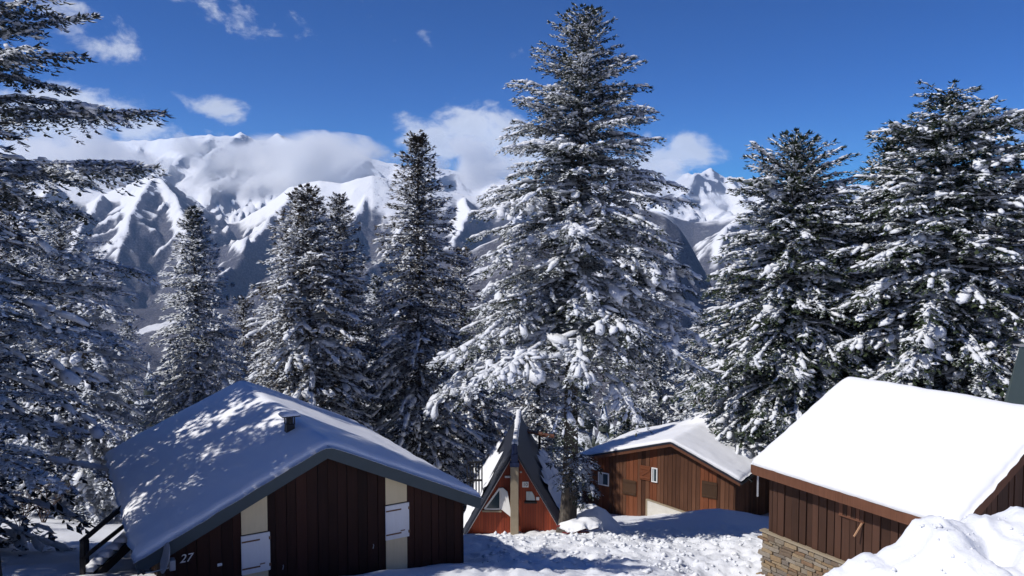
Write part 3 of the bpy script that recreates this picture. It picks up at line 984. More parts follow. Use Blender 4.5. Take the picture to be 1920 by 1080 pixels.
def fir_place(m, loc, rz, label, group='snowy firs standing around the cabins', scale=(1, 1, 1), cat='tree'):
    t = thing('fir_tree', label, cat, loc, rz, group)
    t.scale = scale
    link('trunk', m['trunk'], t)
    link('branches', m['branches'], t, kind='stuff')
    link('crown', m['crown'], t, kind='stuff')
    link('snow_load', m['snow'], t, kind='stuff')
    return t


def gz(x, y):
    return float(ground_z(np.array([x]), np.array([y]), False)[0])


def fir_at(ubase, utop, vtop, Y, seed, Rpx, prof, label, needle='mid', rz=0., **kw):
    x = (ubase - 960) / FPX * Y
    zb = gz(x, Y)
    ztop = P(utop, vtop, Y)[2]
    H = ztop - zb
    lean = ((utop - ubase) / FPX * Y) / H
    c, s_ = math.cos(-rz), math.sin(-rz)
    d = fir_meshes(seed, H, prof, Rpx / FPX * Y, lean=lean, **kw)
    m = fir_build(d, needle)
    fir_place(m, (x, Y, zb), 0, label)
    return m


PF_MAIN = [(0, .04), (.05, .2), (.1, .3), (.2, .5), (.3, .62), (.4, .78), (.55, .9), (.65, 1.), (.8, .98), (.88, .8), (.94, .45), (1, .3)]
PF_CONE = [(0, .04), (.05, .16), (.12, .3), (.25, .5), (.4, .66), (.55, .8), (.7, .93), (.85, 1.), (1, .9)]
PF_WIDE = [(0, .05), (.05, .22), (.12, .4), (.25, .62), (.4, .78), (.6, .95), (.8, 1.), (1, .85)]
PF_SLIM = [(0, .05), (.06, .25), (.15, .45), (.3, .62), (.5, .8), (.7, 1.), (.85, 1.), (1, .8)]

fir_at(1064, 1097, 16, 32, 101, 252, PF_MAIN, 'tallest fir, right behind the A-shaped red cabin, rising almost to the top edge', 'mid',
       extra=[(3.3, -.45, 1.25, .0), (3.2, -1.25, 1.5, .0), (2.9, .1, .8, -.1), (2.7, -.8, 1.6, -.1), (2.8, -1.9, 1.2, -.1), (5.3, -.6, 1.3, 0), (5.6, -1.5, 1.3, 0), (2.4, -.3, 1.0, -.2), (2.2, -1.1, 1.2, -.3), (3.6, -2.3, 1.2, 0)],
       low=.37, gap=.38, nb=8, d2=.20, d3=.118, fl=.17, snow=1.0, wide=.36, trunk_r=.34, padk=.82)
fir_at(-60, -60, -230, 17, 102, 335, [(0, .1), (.15, .5), (.285, .8), (.417, 1), (.5, .85), (.6, .62), (.72, .5), (1, .5)], 'big dark fir cut off by the left edge, boughs reaching into the sky', 'frost',
       low=.2, gap=.74, nb=5, d2=.12, d3=.075, fl=.16, snow=.85, wide=.33, droop=.5, padk=.52, trunk_r=.3)
fir_at(125, 112, 385, 38, 103, 165, PF_WIDE, 'frosted fir left of cabin 27, lower skirt nearly touching the snow', 'frost',
       low=.05, gap=.47, nb=7, d2=.30, d3=.175, fl=.23, snow=.95, trunk_r=.24)
fir_at(365, 365, 388, 43, 104, 118, PF_CONE, 'slender frosted fir just behind the far left end of the cabin 27 roof', 'frost',
       low=.16, gap=.38, nb=7, d2=.29, d3=.165, fl=.24, snow=.85, trunk_r=.22)
fir_at(570, 578, 352, 38, 105, 150, PF_WIDE, 'broad fir behind the ridge of cabin 27, left one of a close pair', 'brown',
       low=.2, gap=.38, nb=7, d2=.28, d3=.16, fl=.235, wide=.4, snow=.9, trunk_r=.24)
fir_at(658, 637, 362, 42, 106, 92, PF_SLIM, 'narrow fir with bare lower trunk, right one of the close pair', 'brown',
       low=.26, gap=.36, nb=6, d2=.24, d3=.13, fl=.2, snow=.7, trunk_r=.26)
fir_at(783, 785, 252, 42, 107, 112, [(0, .06), (.06, .26), (.15, .42), (.3, .62), (.5, .8), (.7, 1.), (.85, 1.), (1, .8)], 'narrow pointed fir left of the tallest one', 'brown',
       low=.1, gap=.38, nb=7, d2=.29, d3=.16, fl=.24, snow=.75, wide=.36, trunk_r=.24)
fir_at(1478, 1490, 262, 46, 108, 205, [(0, .06), (.04, .24), (.1, .42), (.18, .52), (.33, .66), (.5, .84), (.7, .97), (.85, 1.), (1, .85)], 'wide fir behind the gap between brown cabin and bright white roof', 'green',
       low=.26, gap=.42, nb=7, d2=.34, d3=.185, fl=.29, wide=.42, snow=.95, trunk_r=.32)
fir_at(1775, 1768, 156, 42, 109, 215, [(0, .3), (.02, .3), (.04, .16), (.08, .36), (.13, .60), (.25, .70), (.4, .85), (.6, .97), (.8, 1.), (1, .9)],
       'tall broad fir with a flat broken top behind the bright white roof', 'green', low=.2, gap=.43, nb=7, d2=.35, d3=.19, fl=.3, wide=.42, snow=1.15, asym=.12, trunk_r=.34, flat_top=True)
fir_at(1655, 1662, 262, 46, 110, 130, PF_WIDE, 'fir with rounded tip squeezed against the left side of the flat-topped one', 'green',
       low=.35, gap=.42, nb=6, d2=.29, d3=.16, fl=.27, wide=.4, snow=.8, trunk_r=.25)
# firs that stand further back, one mesh for each of three kinds
v1 = fir_build(fir_meshes(201, 15, PF_CONE, 3.4, low=.02, gap=.55, nb=6, d2=.36, d3=.2, fl=.27, snow=.75, trunk_r=.22), 'frost')
v2 = fir_build(fir_meshes(202, 16, PF_WIDE, 3.9, low=.03, gap=.6, nb=6, d2=.38, d3=.2, fl=.28, snow=.7, trunk_r=.24), 'brown')
v3 = fir_build(fir_meshes(203, 18, PF_SLIM, 3.0, low=.06, gap=.6, nb=5, d2=.36, d3=.2, fl=.28, snow=.6, trunk_r=.22), 'green')
for (u, v, Y, var, rz, wd, lab) in [
        (235, 600, 58, v1, .3, 1.0, 'low frosted fir showing between the two left-hand firs'),
        (20, 330, 44, v2, 1.3, 1.15, 'fir mostly hidden behind the boughs at the left edge'),
        (455, 560, 56, v2, 2.1, .9, 'short fir in the gap left of the close pair'),
        (705, 520, 55, v1, 4.2, .9, 'short frosted fir behind the bare trunk of the close pair'),
        (865, 470, 50, v2, .7, 1.0, 'middling fir half hidden by the left skirt of the tallest fir'),
        (905, 620, 52, v1, 5.2, 1.1, 'low fir behind the balcony of the A-shaped cabin'),
        (1240, 560, 62, v1, 2.9, 1.0, 'small snow-white fir right of the tallest fir, above the valley'),
        (1180, 600, 56, v3, 1.0, 1.1, 'low fir behind the left end of the brown cabin'),
        (1315, 600, 70, v1, 3.6, 1.2, 'small fir at the foot of the dark valley'),
        (1370, 500, 56, v2, .2, 1.0, 'fir leaning on the left side of the wide fir'),
        (1575, 470, 52, v3, 2.5, 1.3, 'dark fir filling the gap between wide fir and rounded fir'),
        (1895, 330, 52, v2, 1.8, 1.2, 'fir at the right edge beside the flat-topped one'),
        (1985, 300, 40, v2, 3.3, 1.2, 'fir cut off by the right edge behind the grey panel'),
        (1808, 325, 95, v3, .4, .8, 'tiny distant fir tip seen through the flat-topped crown'),
        (1700, 470, 56, v1, 5.5, 1.3, 'fir hidden low behind the flat-topped fir'),
        (560, 640, 62, v1, 1.2, 1.2, 'fir low behind the broad fir of the close pair'),
        (330, 640, 66, v3, 2.2, 1.2, 'fir low behind the slender frosted fir'),
        (800, 640, 60, v1, 3.0, 1.2, 'fir low behind the narrow pointed fir'),
        (1010, 560, 60, v2, 3.9, 1.2, 'fir behind the trunk of the tallest fir'),
        (1440, 620, 64, v1, 4.9, 1.2, 'fir low behind the wide fir'),
        (-60, 560, 40, v1, 3.9, 1.1, 'fir beyond the left edge low behind the foreground boughs')]:
    x = (u - 960) / FPX * Y; zb = gz(x, Y)
    H = P(u, v, Y)[2] - zb
    s_ = H / var['H']
    fir_place(var, (x, Y, zb), rz, lab, scale=(s_ * wd, s_ * wd, s_))
# firs outside the frame to the left that shade the roof of number 27
for (x, y, H, rz, lab) in [(-17.3, 23.6, 17, .4, 'frosted fir at the left edge, beyond the stair of cabin 27'), (-15.5, 13.2, 13.5, 1.0, 'fir beyond the left edge shading the roof of cabin 27'), (-16.4, 19.4, 14, 2.0, 'slimmer fir beyond the left edge, level with the cabin 27 roof')]:
    s_ = H / v2['H']; fir_place(v2, (x, y, gz(x, y)), rz, lab, scale=(s_, s_, s_))

# far wood on the slope below: one mass of small conifers
r = np.random.default_rng(5)
FV, FF = [], []; k = 0
for i in range(1500):
    Y = 85 + 900 * r.random() ** 1.6
    x = (r.random() * 2200 - 140 - 960) / FPX * Y
    z = gz(x, Y); H = r.uniform(9, 17); R_ = H * r.uniform(.16, .22)
    n = 9
    for lv in range(5):
        zz = z + H * (.12 + .17 * lv); rr = R_ * (1.05 - .2 * lv)
        a = r.random() * 6 + np.arange(n) * 2 * math.pi / n
        q = rr * (.7 + .5 * r.random(n))
        FV.append(np.concatenate([[[x, Y, zz + H * .23]], np.stack([x + np.cos(a) * q, Y + np.sin(a) * q, zz - .25 * q], 1)]))
        idx = np.arange(n)
        FF.append(np.stack([0 * idx, 1 + idx, 1 + (idx + 1) % n], 1) + k); k += n + 1
link('distant_wood', mesh_np('distant_wood', np.concatenate(FV), np.concatenate(FF), NEEDLE['frost']), kind='stuff')


# ------------------------------------------------------------------ cabins
def snow_roof(name, parent, zf, x0, x1, y0, y1, th, seed, rnd=.28, dx=.09, under=.03, edge_w=.35, extra=None, wob=.03, skewf=None):
    """blanket of snow over the roof surface zf(x, y) given in local axes"""
    nx = max(8, int((x1 - x0) / dx)); ny = max(8, int((y1 - y0) / dx))
    xs = np.linspace(0, 1, nx); ys = np.linspace(0, 1, ny)
    # denser near the rim
    xs = x0 + (x1 - x0) * (.5 - .5 * np.cos(np.pi * xs)) * .35 + (x1 - x0) * xs * .65
    ys = y0 + (y1 - y0) * (.5 - .5 * np.cos(np.pi * ys)) * .35 + (y1 - y0) * ys * .65
    X, Y = np.meshgrid(xs, ys)
    ex = np.minimum(X - x0, x1 - X); ey = np.minimum(Y - y0, y1 - Y)
    t = np.clip(np.minimum(ex, ey) / rnd, 0, 1)
    fall = np.sqrt(1 - (1 - t) ** 2)
    Z = zf(X, Y) + th * (.12 + .88 * fall) + .03 * fbm(X / 1.5, Y / 1.5, seed, 3) * fall
    if extra is not None: Z = Z + extra(X, Y) * fall
    # wobble of the rim
    rim = 1 - t
    wx = wob * fbm(Y / .5, Y * 0 + seed, seed + 1, 3); wy = wob * fbm(X / .5, X * 0 + seed, seed + 2, 3)
    Xw = X + rim * wx * np.sign(X - (x0 + x1) / 2) * -1; Yw = Y + rim * wy
    top = np.stack([Xw, Yw, Z], -1).reshape(-1, 3)
    bot = np.stack([Xw, Yw, zf(X, Y) + under], -1).reshape(-1, 3)
    F1 = grid_faces(nx, ny); F2 = grid_faces(nx, ny, True) + nx * ny
    i = np.arange(nx * ny).reshape(ny, nx)
    loop = np.concatenate([i[0, :], i[1:, -1], i[-1, -2::-1], i[-2:0:-1, 0]])
    nl = np.roll(loop, -1)
    S = np.stack([loop + nx * ny, nl + nx * ny, nl, loop], 1)
    V = np.concatenate([top, bot])
    if skewf is not None: V = skewf(V)
    return link(name, mesh_np(name, V, np.concatenate([F1, F2, S]), ROOFSNOW, True), parent)


def boards(parent, mat, axisn, a0, a1, face, zb, ztf, w=.2, gap=.012, depth=.03, seed=0, batten=True, skip=(), name='board', matf=None):
    """vertical boards along local x (axisn 'x', face = y of the wall, outward -y) or along y (face = x, outward -x)"""
    r = random.Random(seed)
    a = a0
    while a < a1 - .03:
        ww = min(w * r.uniform(.85, 1.2), a1 - a)
        b = a + ww
        c = (a + b) / 2
        if not any(s0 < c < s1 for s0, s1 in skip):
            dd = depth * r.uniform(.6, 1.5)
            mb = MB()
            p = [(a + gap / 2, zb(a)), (b - gap / 2, zb(b)), (b - gap / 2, ztf(b)), (a + gap / 2, ztf(a))]
            if axisn == 'x': mb.prism(p, 'y', face - dd, face + .0)
            elif axisn == 'x+': mb.prism(p, 'y', face, face + dd)
            elif axisn == 'y+': mb.prism(p, 'x', face, face + dd)
            else: mb.prism(p, 'x', face - dd, face)
            mb.build(name, matf(a) if matf else mat, parent)
            if batten and b < a1 - .05:
                pass
        a = b


# ---- cabin 27 ------------------------------------------------------------
RZ27 = math.radians(30.3)
c27 = thing('cabin', 'dark wooden cabin numbered 27 with tree-dappled snow roof, lower left', 'cabin', C27.o, RZ27)
W27, L27, SL = 8.35, 10.0, math.tan(math.radians(25.2))
XR = 4.2
GB = -3.6  # foundation, local z


def zr27(X, Y):
    d = np.sqrt((X - XR) ** 2 + .12 ** 2)
    return .1 + (XR * SL) - d * SL + 0 * Y


def z27(x): return .1 + XR * SL - abs(x - XR) * SL


wx0, wx1, wy0, wy1 = .55, 8.05, .38, L27 - .4
mb = MB()  # inner shell
mb.prism([(wx0 + .04, GB), (wx1 - .04, GB), (wx1 - .04, z27(wx1) - .16), (XR, z27(XR) - .16), (wx0 + .04, z27(wx0) - .16)], 'y', wy0 + .03, wy1 - .03)
mb.build('wall', BLACKW, c27)
# roof deck
for (xa, xb) in ((-.02, XR), (XR, W27 + .03)):
    mb = MB(); mb.prism([(xa, z27(xa) - .14), (xb, z27(xb) - .14), (xb, z27(xb)), (xa, z27(xa))], 'y', .05, L27 - .02)
    mb.build('roof', DARKROOF, c27)
# fascias, two rakes front, two back, eaves
for (xa, xb) in ((-.05, XR), (XR, W27 + .06)):
    for ya in (.0, L27):
        mb = MB(); mb.prism([(xa, z27(xa) - .29), (xb, z27(xb) - .29), (xb, z27(xb) + .03), (xa, z27(xa) + .03)], 'y', ya - .02, ya + .03)
        mb.build('fascia', FASCIA27, c27)
for xa in (-.045, W27 + .055):
    mb = MB(); mb.box(xa - .02, xa + .02, .035, L27 - .025, z27(xa) - .2, z27(xa) + .01); mb.build('fascia', FASCIA27, c27)
# snow
def b27(X, Y): return .03 * np.exp(-((X - 2.2) / 1.2) ** 2 - ((Y - 7) / 2) ** 2)
snow_roof('roof_snow', c27, lambda X, Y: zr27(X, Y), -.12, W27 + .1, -.05, L27 + .05, .2, 3, rnd=.3, dx=.1, extra=b27, wob=.05)
# strips and shutters
s1 = (C27.hit(452, 1000, 1, wy0 - .03)[0], C27.hit(503, 1000, 1, wy0 - .03)[0])
s2 = (C27.hit(722.5, 950, 1, wy0 - .03)[0], C27.hit(764, 950, 1, wy0 - .03)[0])
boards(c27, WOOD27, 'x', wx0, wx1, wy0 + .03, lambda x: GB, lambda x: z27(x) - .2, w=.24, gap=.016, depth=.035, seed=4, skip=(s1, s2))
for (a, b, v0, v1, uu) in ((s1[0], s1[1], 1001, 1073, 478), (s2[0], s2[1], 945, 1009, 743)):
    z1 = C27.hit(uu, v0, 1, wy0 - .03)[2]; z0 = C27.hit(uu, v1, 1, wy0 - .03)[2]
    mb = MB(); mb.prism([(a + .012, z1 + .02), (b - .012, z1 + .02), (b - .012, z27(b) - .2), (a + .012, z27(a) - .2)], 'y', wy0 - .022, wy0 + .03)
    mb.build('panel', CREAM, c27, label='cream panel above the shutter')
    mb = MB(); mb.box(a + .012, b - .012, wy0 - .022, wy0 + .03, GB, z0 - .02)
    mb.build('panel', CREAM, c27, label='cream panel below the shutter')
    mb = MB(); mb.box(a - .01, b + .03, wy0 - .075, wy0 - .035, z0, z1)
    sh = mb.build('shutter', WHITE, c27, bevel=.006)
    for zz in (z0 + .14, z1 - .14):
        mb = MB(); mb.box(a + .0, a + .42, wy0 - .085, wy0 - .0765, zz - .018, zz + .018); mb.build('hinge', RUST, sh)
        mb = MB(); mb.box(b + .0, b + .045, wy0 - .09, wy0 - .077, zz - .035, zz + .035); mb.build('stop', RUST, sh)
    mb = MB(); mb.tube([(b - .1, wy0 - .088, z0 + .2), (b - .22, wy0 - .1, z0 + .2)], .012, 6); mb.build('latch', RUST, sh)
# left side wall boards and back
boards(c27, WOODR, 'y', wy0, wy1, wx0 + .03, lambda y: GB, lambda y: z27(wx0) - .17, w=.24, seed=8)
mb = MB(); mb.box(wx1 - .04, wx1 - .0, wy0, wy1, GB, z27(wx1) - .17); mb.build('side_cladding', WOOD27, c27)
# corner board
mb = MB(); mb.box(wx1 - .005, wx1 + .03, wy0 - .02, wy0 + .1, GB, z27(wx1) - .19); mb.build('corner_board', WOOD27, c27)
# number
p = C27.hit(348, 1047, 1, wy0 - .03)
o = link('number', text_mesh('27', .27, WHITE, .006, .28), c27, (p[0], wy0 - .04, p[2])); o.rotation_euler = (math.pi / 2, 0, 0)
o['label'] = 'white house number 27'
p = C27.hit(412, 1059, 1, wy0 - .03)
mb = MB(); mb.box(p[0] - .055, p[0] + .055, wy0 - .04, wy0 - .015, p[2] - .035, p[2] + .035); mb.build('plaque', WHITE, c27, bevel=.012)
for (u, v) in ((700, 1024), (531, 1063)):
    p = C27.hit(u, v, 1, wy0 - .03)
    mb = MB(); mb.tube([(p[0], wy0 - .03, p[2] + .05), (p[0], wy0 - .06, p[2] + .03), (p[0] - .02, wy0 - .06, p[2] - .05)], .012, 6); mb.build('hook', METAL, c27)
# flue with snow cap
fl = C27.hit(543, 790, 0, XR - .35)
fx, fy = XR - .35, fl[1] + .0
zb_ = z27(fx)
mb = MB(); mb.prism([(fx - .13, zb_ - .1), (fx + .13, zb_ - .1), (fx + .1, zb_ + .34), (fx - .1, zb_ + .34)], 'y', fy - .12, fy + .12)
flue = mb.build('chimney', BLACKM, c27)
mb = MB()
for dx_, dy_ in ((-.1, -.1), (.1, -.1), (.1, .1), (-.1, .1)): mb.box(fx + dx_ - .015, fx + dx_ + .015, fy + dy_ - .015, fy + dy_ + .015, zb_ + .34, zb_ + .56)
mb.tube([(fx, fy, zb_ + .3), (fx, fy, zb_ + .5)], .07, 10)
mb.build('cowl_stand', BLACKM, flue)
mb = MB(); mb.box(fx - .23, fx + .23, fy - .23, fy + .23, zb_ + .56, zb_ + .59); mb.build('cowl', BLACKM, flue)
snow_roof('cowl_snow', flue, lambda X, Y: X * 0 + zb_ + .59, fx - .24, fx + .24, fy - .24, fy + .24, .09, 9, rnd=.12, dx=.05, under=0, wob=.01)

# satellite dish on the left corner of the gable
dp = C27.hit(322, 1055, 1, .0)
dish = thing('satellite_dish', 'grey satellite dish with arm seen edge-on at the roof corner of cabin 27', 'satellite dish', C27.world((dp[0], -.02, dp[2])), RZ27)
mb = MB()
nr = 5; ns = 20; vs = [(0, 0, 0)]; fs = []
for i in range(1, nr + 1):
    rr = .33 * i / nr
    for k in range(ns):
        a = 2 * math.pi * k / ns; vs.append((-.45 * rr * rr / .33 * 0 + .6 * rr * rr, rr * math.cos(a) * .9, rr * math.sin(a)))
for k in range(ns): fs.append((0, 1 + k, 1 + (k + 1) % ns))
for i in range(nr - 1):
    for k in range(ns):
        a = 1 + i * ns + k; b = 1 + i * ns + (k + 1) % ns; fs.append((a, a + ns, b + ns, b))
mb.add(vs, fs)
d_ = mb.build('reflector', METAL, dish, smooth=True); d_.location = (-.1, -.25, .22); d_.rotation_euler = (0, -.25, math.radians(186))
sol = d_.modifiers.new('solid', 'SOLIDIFY'); sol.thickness = .012
mb = MB(); mb.tube([(-.1, -.25, .0), (-.35, -.3, .0), (-.62, -.42, .04)], .014, 6); mb.build('arm', METAL, dish)
mb = MB(); mb.tube([(-.60, -.42, .04), (-.66, -.44, .13)], .035, 8); mb.build('receiver', BLACKM, dish)
mb = MB(); mb.box(-.07, .05, -.22, .0, -.1, .13); mb.tube([(.0, -.1, -.05), (.0, .38, -.05)], .03, 8); mb.build('bracket', METAL, dish, bevel=.01)

# ---- stair with railing left of cabin 27
sp = P(195, 1080, 19.5); spg = gz(sp[0], 19.5)
stair = thing('stair', 'black timber stair with snow-covered treads beside the left wall of cabin 27', 'stairs', (P(158, 1080, 19.5)[0], 19.5, spg), 0)
o0 = np.array(stair.location)
def lp(u, v, Y): return tuple(P(u, v, Y) - o0)
post_b = P(155, 1100, 19.5); post_t = P(155, 1012, 19.5)
mb = MB(); mb.bar(lp(155, 1120, 19.5), lp(155, 1012, 19.5), .1, .1, (0, 1, 0)); mb.build('post', BLACKW, stair)
mb = MB(); mb.bar(lp(151, 1017, 19.45), lp(240, 942, 20.6), .05, .12); mb.build('handrail', BLACKW, stair)
mb = MB(); mb.bar(lp(153, 1049, 19.45), lp(240, 980, 20.6), .05, .1); mb.build('mid_rail', BLACKW, stair)
mb = MB(); mb.bar(lp(165, 1095, 19.5), lp(245, 1020, 20.6), .08, .22); mb.build('stringer', BLACKW, stair)
for i in range(6):
    t = i / 5.
    a = np.array(lp(164 + 75 * t, 1072 - 68 * t, 19.6 + 1.1 * t))
    mb = MB(); mb.box(a[0] - .16, a[0] + .16, a[1], a[1] + .9, a[2] - .03, a[2]); tr = mb.build('tread', BLACKW, stair)
    zz = a[2]
    snow_roof('tread_snow', tr, lambda X, Y: X * 0 + zz, a[0] - .17, a[0] + .17, a[1] - .02, a[1] + .88, .13, 20 + i, rnd=.12, dx=.06, under=0, wob=.03)
mb = MB(); mb.bar(lp(163, 1012, 20.5), lp(163, 1110, 20.5), .08, .08, (0, 1, 0)); mb.build('post', BLACKW, stair)

# ---- A-shaped cabin -------------------------------------------------------
af = thing('cabin', 'small red A-shaped cabin with a tan post down its front, beside the tallest fir', 'cabin', AF, math.radians(-2))
HW, AH = 2.1, 3.62
DEP = 6.5
mb = MB(); mb.prism([(-HW, -.8), (HW, -.8), (HW, 0), (0, AH), (-HW, 0)], 'y', .03, DEP); mb.build('wall', BLACKW, af)
# narrow cladding boards
nbd = 38
for i in range(nbd):
    a = -HW + 2 * HW * i / nbd; b = a + 2 * HW / nbd - .008
    za, zb2 = AH * (1 - abs(a) / HW), AH * (1 - abs(b) / HW)
    mb = MB()
    poly = [(a, -.6), (b, -.6), (b, zb2), (a, za)]
    if a < 0 < b: poly = [(a, -.6), (b, -.6), (b, zb2), (0, AH), (a, za)]
    mb.prism(poly, 'y', random.Random(i).uniform(-.006, .004), .035)
    mb.build('board', WOODA, af)
tl = math.hypot(HW, AH)
for sd in (-1, 1):
    nx_, nz_ = sd * AH / tl, HW / tl
    def q(x, z, d): return (x + nx_ * d, z + nz_ * d)
    A0 = (sd * (HW + .22), -.38); A1 = (0, AH)
    # roof slab, overhanging in front
    mb = MB(); mb.prism([q(*A0, .02), q(*A0, .10), (0, AH + .10 / nz_ * 1.0), (0, AH + .02 / nz_)], 'y', -.32, DEP + .2); mb.build('roof', DARKROOF, af)
    mb = MB(); mb.prism([q(*A0, -.035), q(*A0, .015), (0, AH + .015 / nz_), (0, AH - .035 / nz_)], 'y', -.03, .02); mb.build('trim', WHITE, af)
    # snow still lying on the steep roof: ragged slab sliding off
    n1, n2 = 40, 26
    tt = np.linspace(0, 1, n1); ys0 = 1.0 if sd < 0 else 1.6
    yy = np.linspace(ys0, DEP + .1, n2)
    T_, Y_ = np.meshgrid(tt, yy)
    lo = .02; hi = .6 if sd < 0 else .55
    lim = hi + .22 * fbm(Y_ / .6, Y_ * 0 + sd, 6, 3)
    tx = T_ * lim
    thick = .16 * np.sqrt(np.clip(np.sin(np.pi * np.clip(T_, 0, 1)), 0, 1)) * (1 + .5 * fbm(tx * 9, Y_ / .8, 7, 3)) * sstep(ys0, ys0 + .8, Y_ + .8 * fbm(tx * 5, Y_ * 0, 8, 3))
    bx_ = A0[0] + (0 - A0[0]) * tx; bz_ = A0[1] + (AH + .16 / nz_ - A0[1]) * tx
    X_ = bx_ + nx_ * (.10 + thick * 1.3); Z_ = bz_ + nz_ * (.10 + thick * 1.3)
    link('roof_snow', mesh_np('roof_snow', np.stack([X_, Y_, Z_], -1).reshape(-1, 3), grid_faces(n1, n2, sd > 0), ROOFSNOW, True), af)
mb = MB(); mb.box(-.17, .17, -.5, -.18, -.35, 3.1); mb.build('post', CONC, af, bevel=.02)
mb = MB(); mb.box(-.19, .19, -.52, -.16, 3.1, 3.28); mb.box(-.14, .14, -.5, -.2, 3.28, 3.62); mb.tube([(0, -.34, 3.6), (0, -.34, 4.0)], .12, 10); mb.build('post_cap', BLUEM, af)
snow_roof('ridge_snow', af, lambda X, Y: X * 0 + AH + .34, -.11, .11, -.2, DEP, .1, 77, rnd=.1, dx=.07, under=-.1, wob=.05)
# triangular window with open white shutter
x0, x1, zs_, zt_ = -1.28, -.62, 1.16, 2.0
mb = MB()
fr_ = [(x0, zs_), (x1, zs_), (x1, zt_)]
mb.bar((x0, -.03, zs_), (x1, -.03, zs_), .05, .06); mb.bar((x0, -.03, zs_), (x1 - .02, -.03, zt_ + .05), .05, .07); mb.bar((x1, -.03, zs_), (x1, -.03, zt_ + .06), .05, .07, (0, 1, 0))
win = mb.build('window', WHITE, af)
mb = MB(); mb.prism([(x0 + .03, zs_ + .02), (x1 - .03, zs_ + .02), (x1 - .03, zt_ - .03)], 'y', -.02, -.012); mb.build('pane', GLASS, win)
mb = MB(); mb.box(x0 - .1, x1 + .06, -.1, -.02, zs_ - .12, zs_ - .05); mb.build('sill', CONC, win)
mb = MB(); mb.prism([(0, 0), (.06, 0), (.5, -.28), (.3, .8), (.1, .95), (0, .93)], 'y', -.0, .03)
sh = mb.build('shutter', WHITE, af); sh.location = (x1 + .03, -.06, zs_ - .02); sh.rotation_euler = (0, 0, -.35)
# small window with white curtain
mb = MB(); mb.box(.44, .9, -.05, -.0, 1.5, 1.54); mb.box(.4, .94, -.1, -.0, 1.43, 1.49); w2 = mb.build('window', BLACKW, af)
mb = MB(); mb.prism([(.48, 1.55), (.86, 1.55), (.82, 1.74), (.72, 1.92), (.48, 1.92)], 'y', -.035, -.01); mb.build('curtain', CURTAIN, w2)
# signs
mb = MB(); mb.box(.31, .58, -.045, -.01, 2.1, 2.34); sg = mb.build('sign', WHITE, af, bevel=.01, label='cream sign with number 10')
o = link('number', text_mesh('10', .21, INK, .004), sg, (.445, -.052, 2.22)); o.rotation_euler = (math.pi / 2, 0, 0)
mb = MB(); mb.box(-.42, -.19, -.04, -.01, 2.5, 2.58); mb.build('plaque', WHITE, af)
for (xx, zz, s_) in ((.3, 3.0, .05), (-.24, 3.0, .035), (1.34, 1.82, .07)):
    pass
mb = MB(); mb.box(.21, .3, -.06, -.01, 2.72, 2.79); mb.build('lamp', METAL, af, bevel=.01)
mb = MB(); mb.box(.9, 1.03, -.06, -.01, 1.56, 1.7); mb.build('meter_box', WHITE, af, bevel=.01)
# balcony rails at the back left and right
for (u0, u1, Y) in ((876, 904, 34.2), (1012, 1032, 37.5)):
    bl = thing('balcony_railing', 'dark balcony railing left of the A-shaped cabin' if u0 < 900 else 'dark balcony railing right of the A-shaped cabin, half behind boughs', 'railing', P(u0, 905, Y), 0, 'railings behind the A-shaped cabin')
    w_ = (u1 - u0) / FPX * Y
    hh = .8
    for zz in (.0, hh):
        mb = MB(); mb.box(0, w_, 0, .06, zz - .04 + .1, zz + .04 + .1); mb.build('rail', BLACKW, bl)
    k = 6
    for i in range(k):
        mb = MB(); mb.box(w_ * i / (k - 1) - .03, w_ * i / (k - 1) + .03, .062, .1, -.9, hh + .06); mb.build('baluster', BLACKW, bl)

# ---- brown cabin ----------------------------------------------------------
co = thing('cabin', 'long brown board-clad cabin with a white rendered patch, right of the tallest fir', 'cabin', CO.o, math.radians(-34.9))
XA = -3.81; ZA = 1.5; XL = -9.8; ZL = -.3; LO = 7.6
sR = ZA / -XA; sL = (ZA - ZL) / (XA - XL)
def zo(x): return ZA - (x - XA) * sR if x > XA else ZA - (XA - x) * sL
def zro(X, Y):
    e = .1
    a = ZA - (np.sqrt((X - XA) ** 2 + e * e) + (X - XA)) / 2 * sR - (np.sqrt((X - XA) ** 2 + e * e) - (X - XA)) / 2 * sL
    return a + .06
wl, wr_ = XL + .35, -.42
GO = -4.6
mb = MB(); mb.prism([(wl, GO), (wr_, GO), (wr_, zo(wr_) - .15), (XA, ZA - .15), (wl, zo(wl) - .15)], 'y', .37, LO - .3); mb.build('wall', BLACKW, co)
for (xa, xb) in ((XL, XA), (XA, .0)):
    mb = MB(); mb.prism([(xa, zo(xa) - .1), (xb, zo(xb) - .1), (xb, zo(xb) + .02), (xa, zo(xa) + .02)], 'y', .03, LO); mb.build('roof', DARKROOF, co)
    mb = MB(); mb.prism([(xa, zo(xa) - .2), (xb, zo(xb) - .2), (xb, zo(xb) - .03), (xa, zo(xa) - .03)], 'y', -.01, .028); mb.build('fascia', WOODF, co)
    mb = MB(); mb.prism([(xa, zo(xa) - .028), (xb, zo(xb) - .028), (xb, zo(xb) + .05), (xa, zo(xa) + .05)], 'y', -.03, .025); mb.build('verge', DARKROOF, co)
def bump_o(X, Y):
    # a hump across the right slope where the roof behind is higher
    return .42 * np.exp(-((Y - 5.6 + .35 * (X + 3.8)) / .75) ** 2) * np.exp(-((X + 3.2) / 1.7) ** 2) + .25 * sstep(4.6, 6.2, Y) * np.exp(-((X + 3.4) / 2.2) ** 2)
snow_roof('roof_snow', co, zro, XL - .03, .04, -.02, LO + .03, .17, 13, rnd=.24, dx=.1, extra=bump_o, wob=.04)
def hx(u, v): return CO.hit(u, v, 1, .3)
wf = .36
W1 = (hx(1122.5, 900)[0], hx(1142, 900)[0]); W2 = (hx(1222.5, 890)[0], hx(1233, 890)[0])
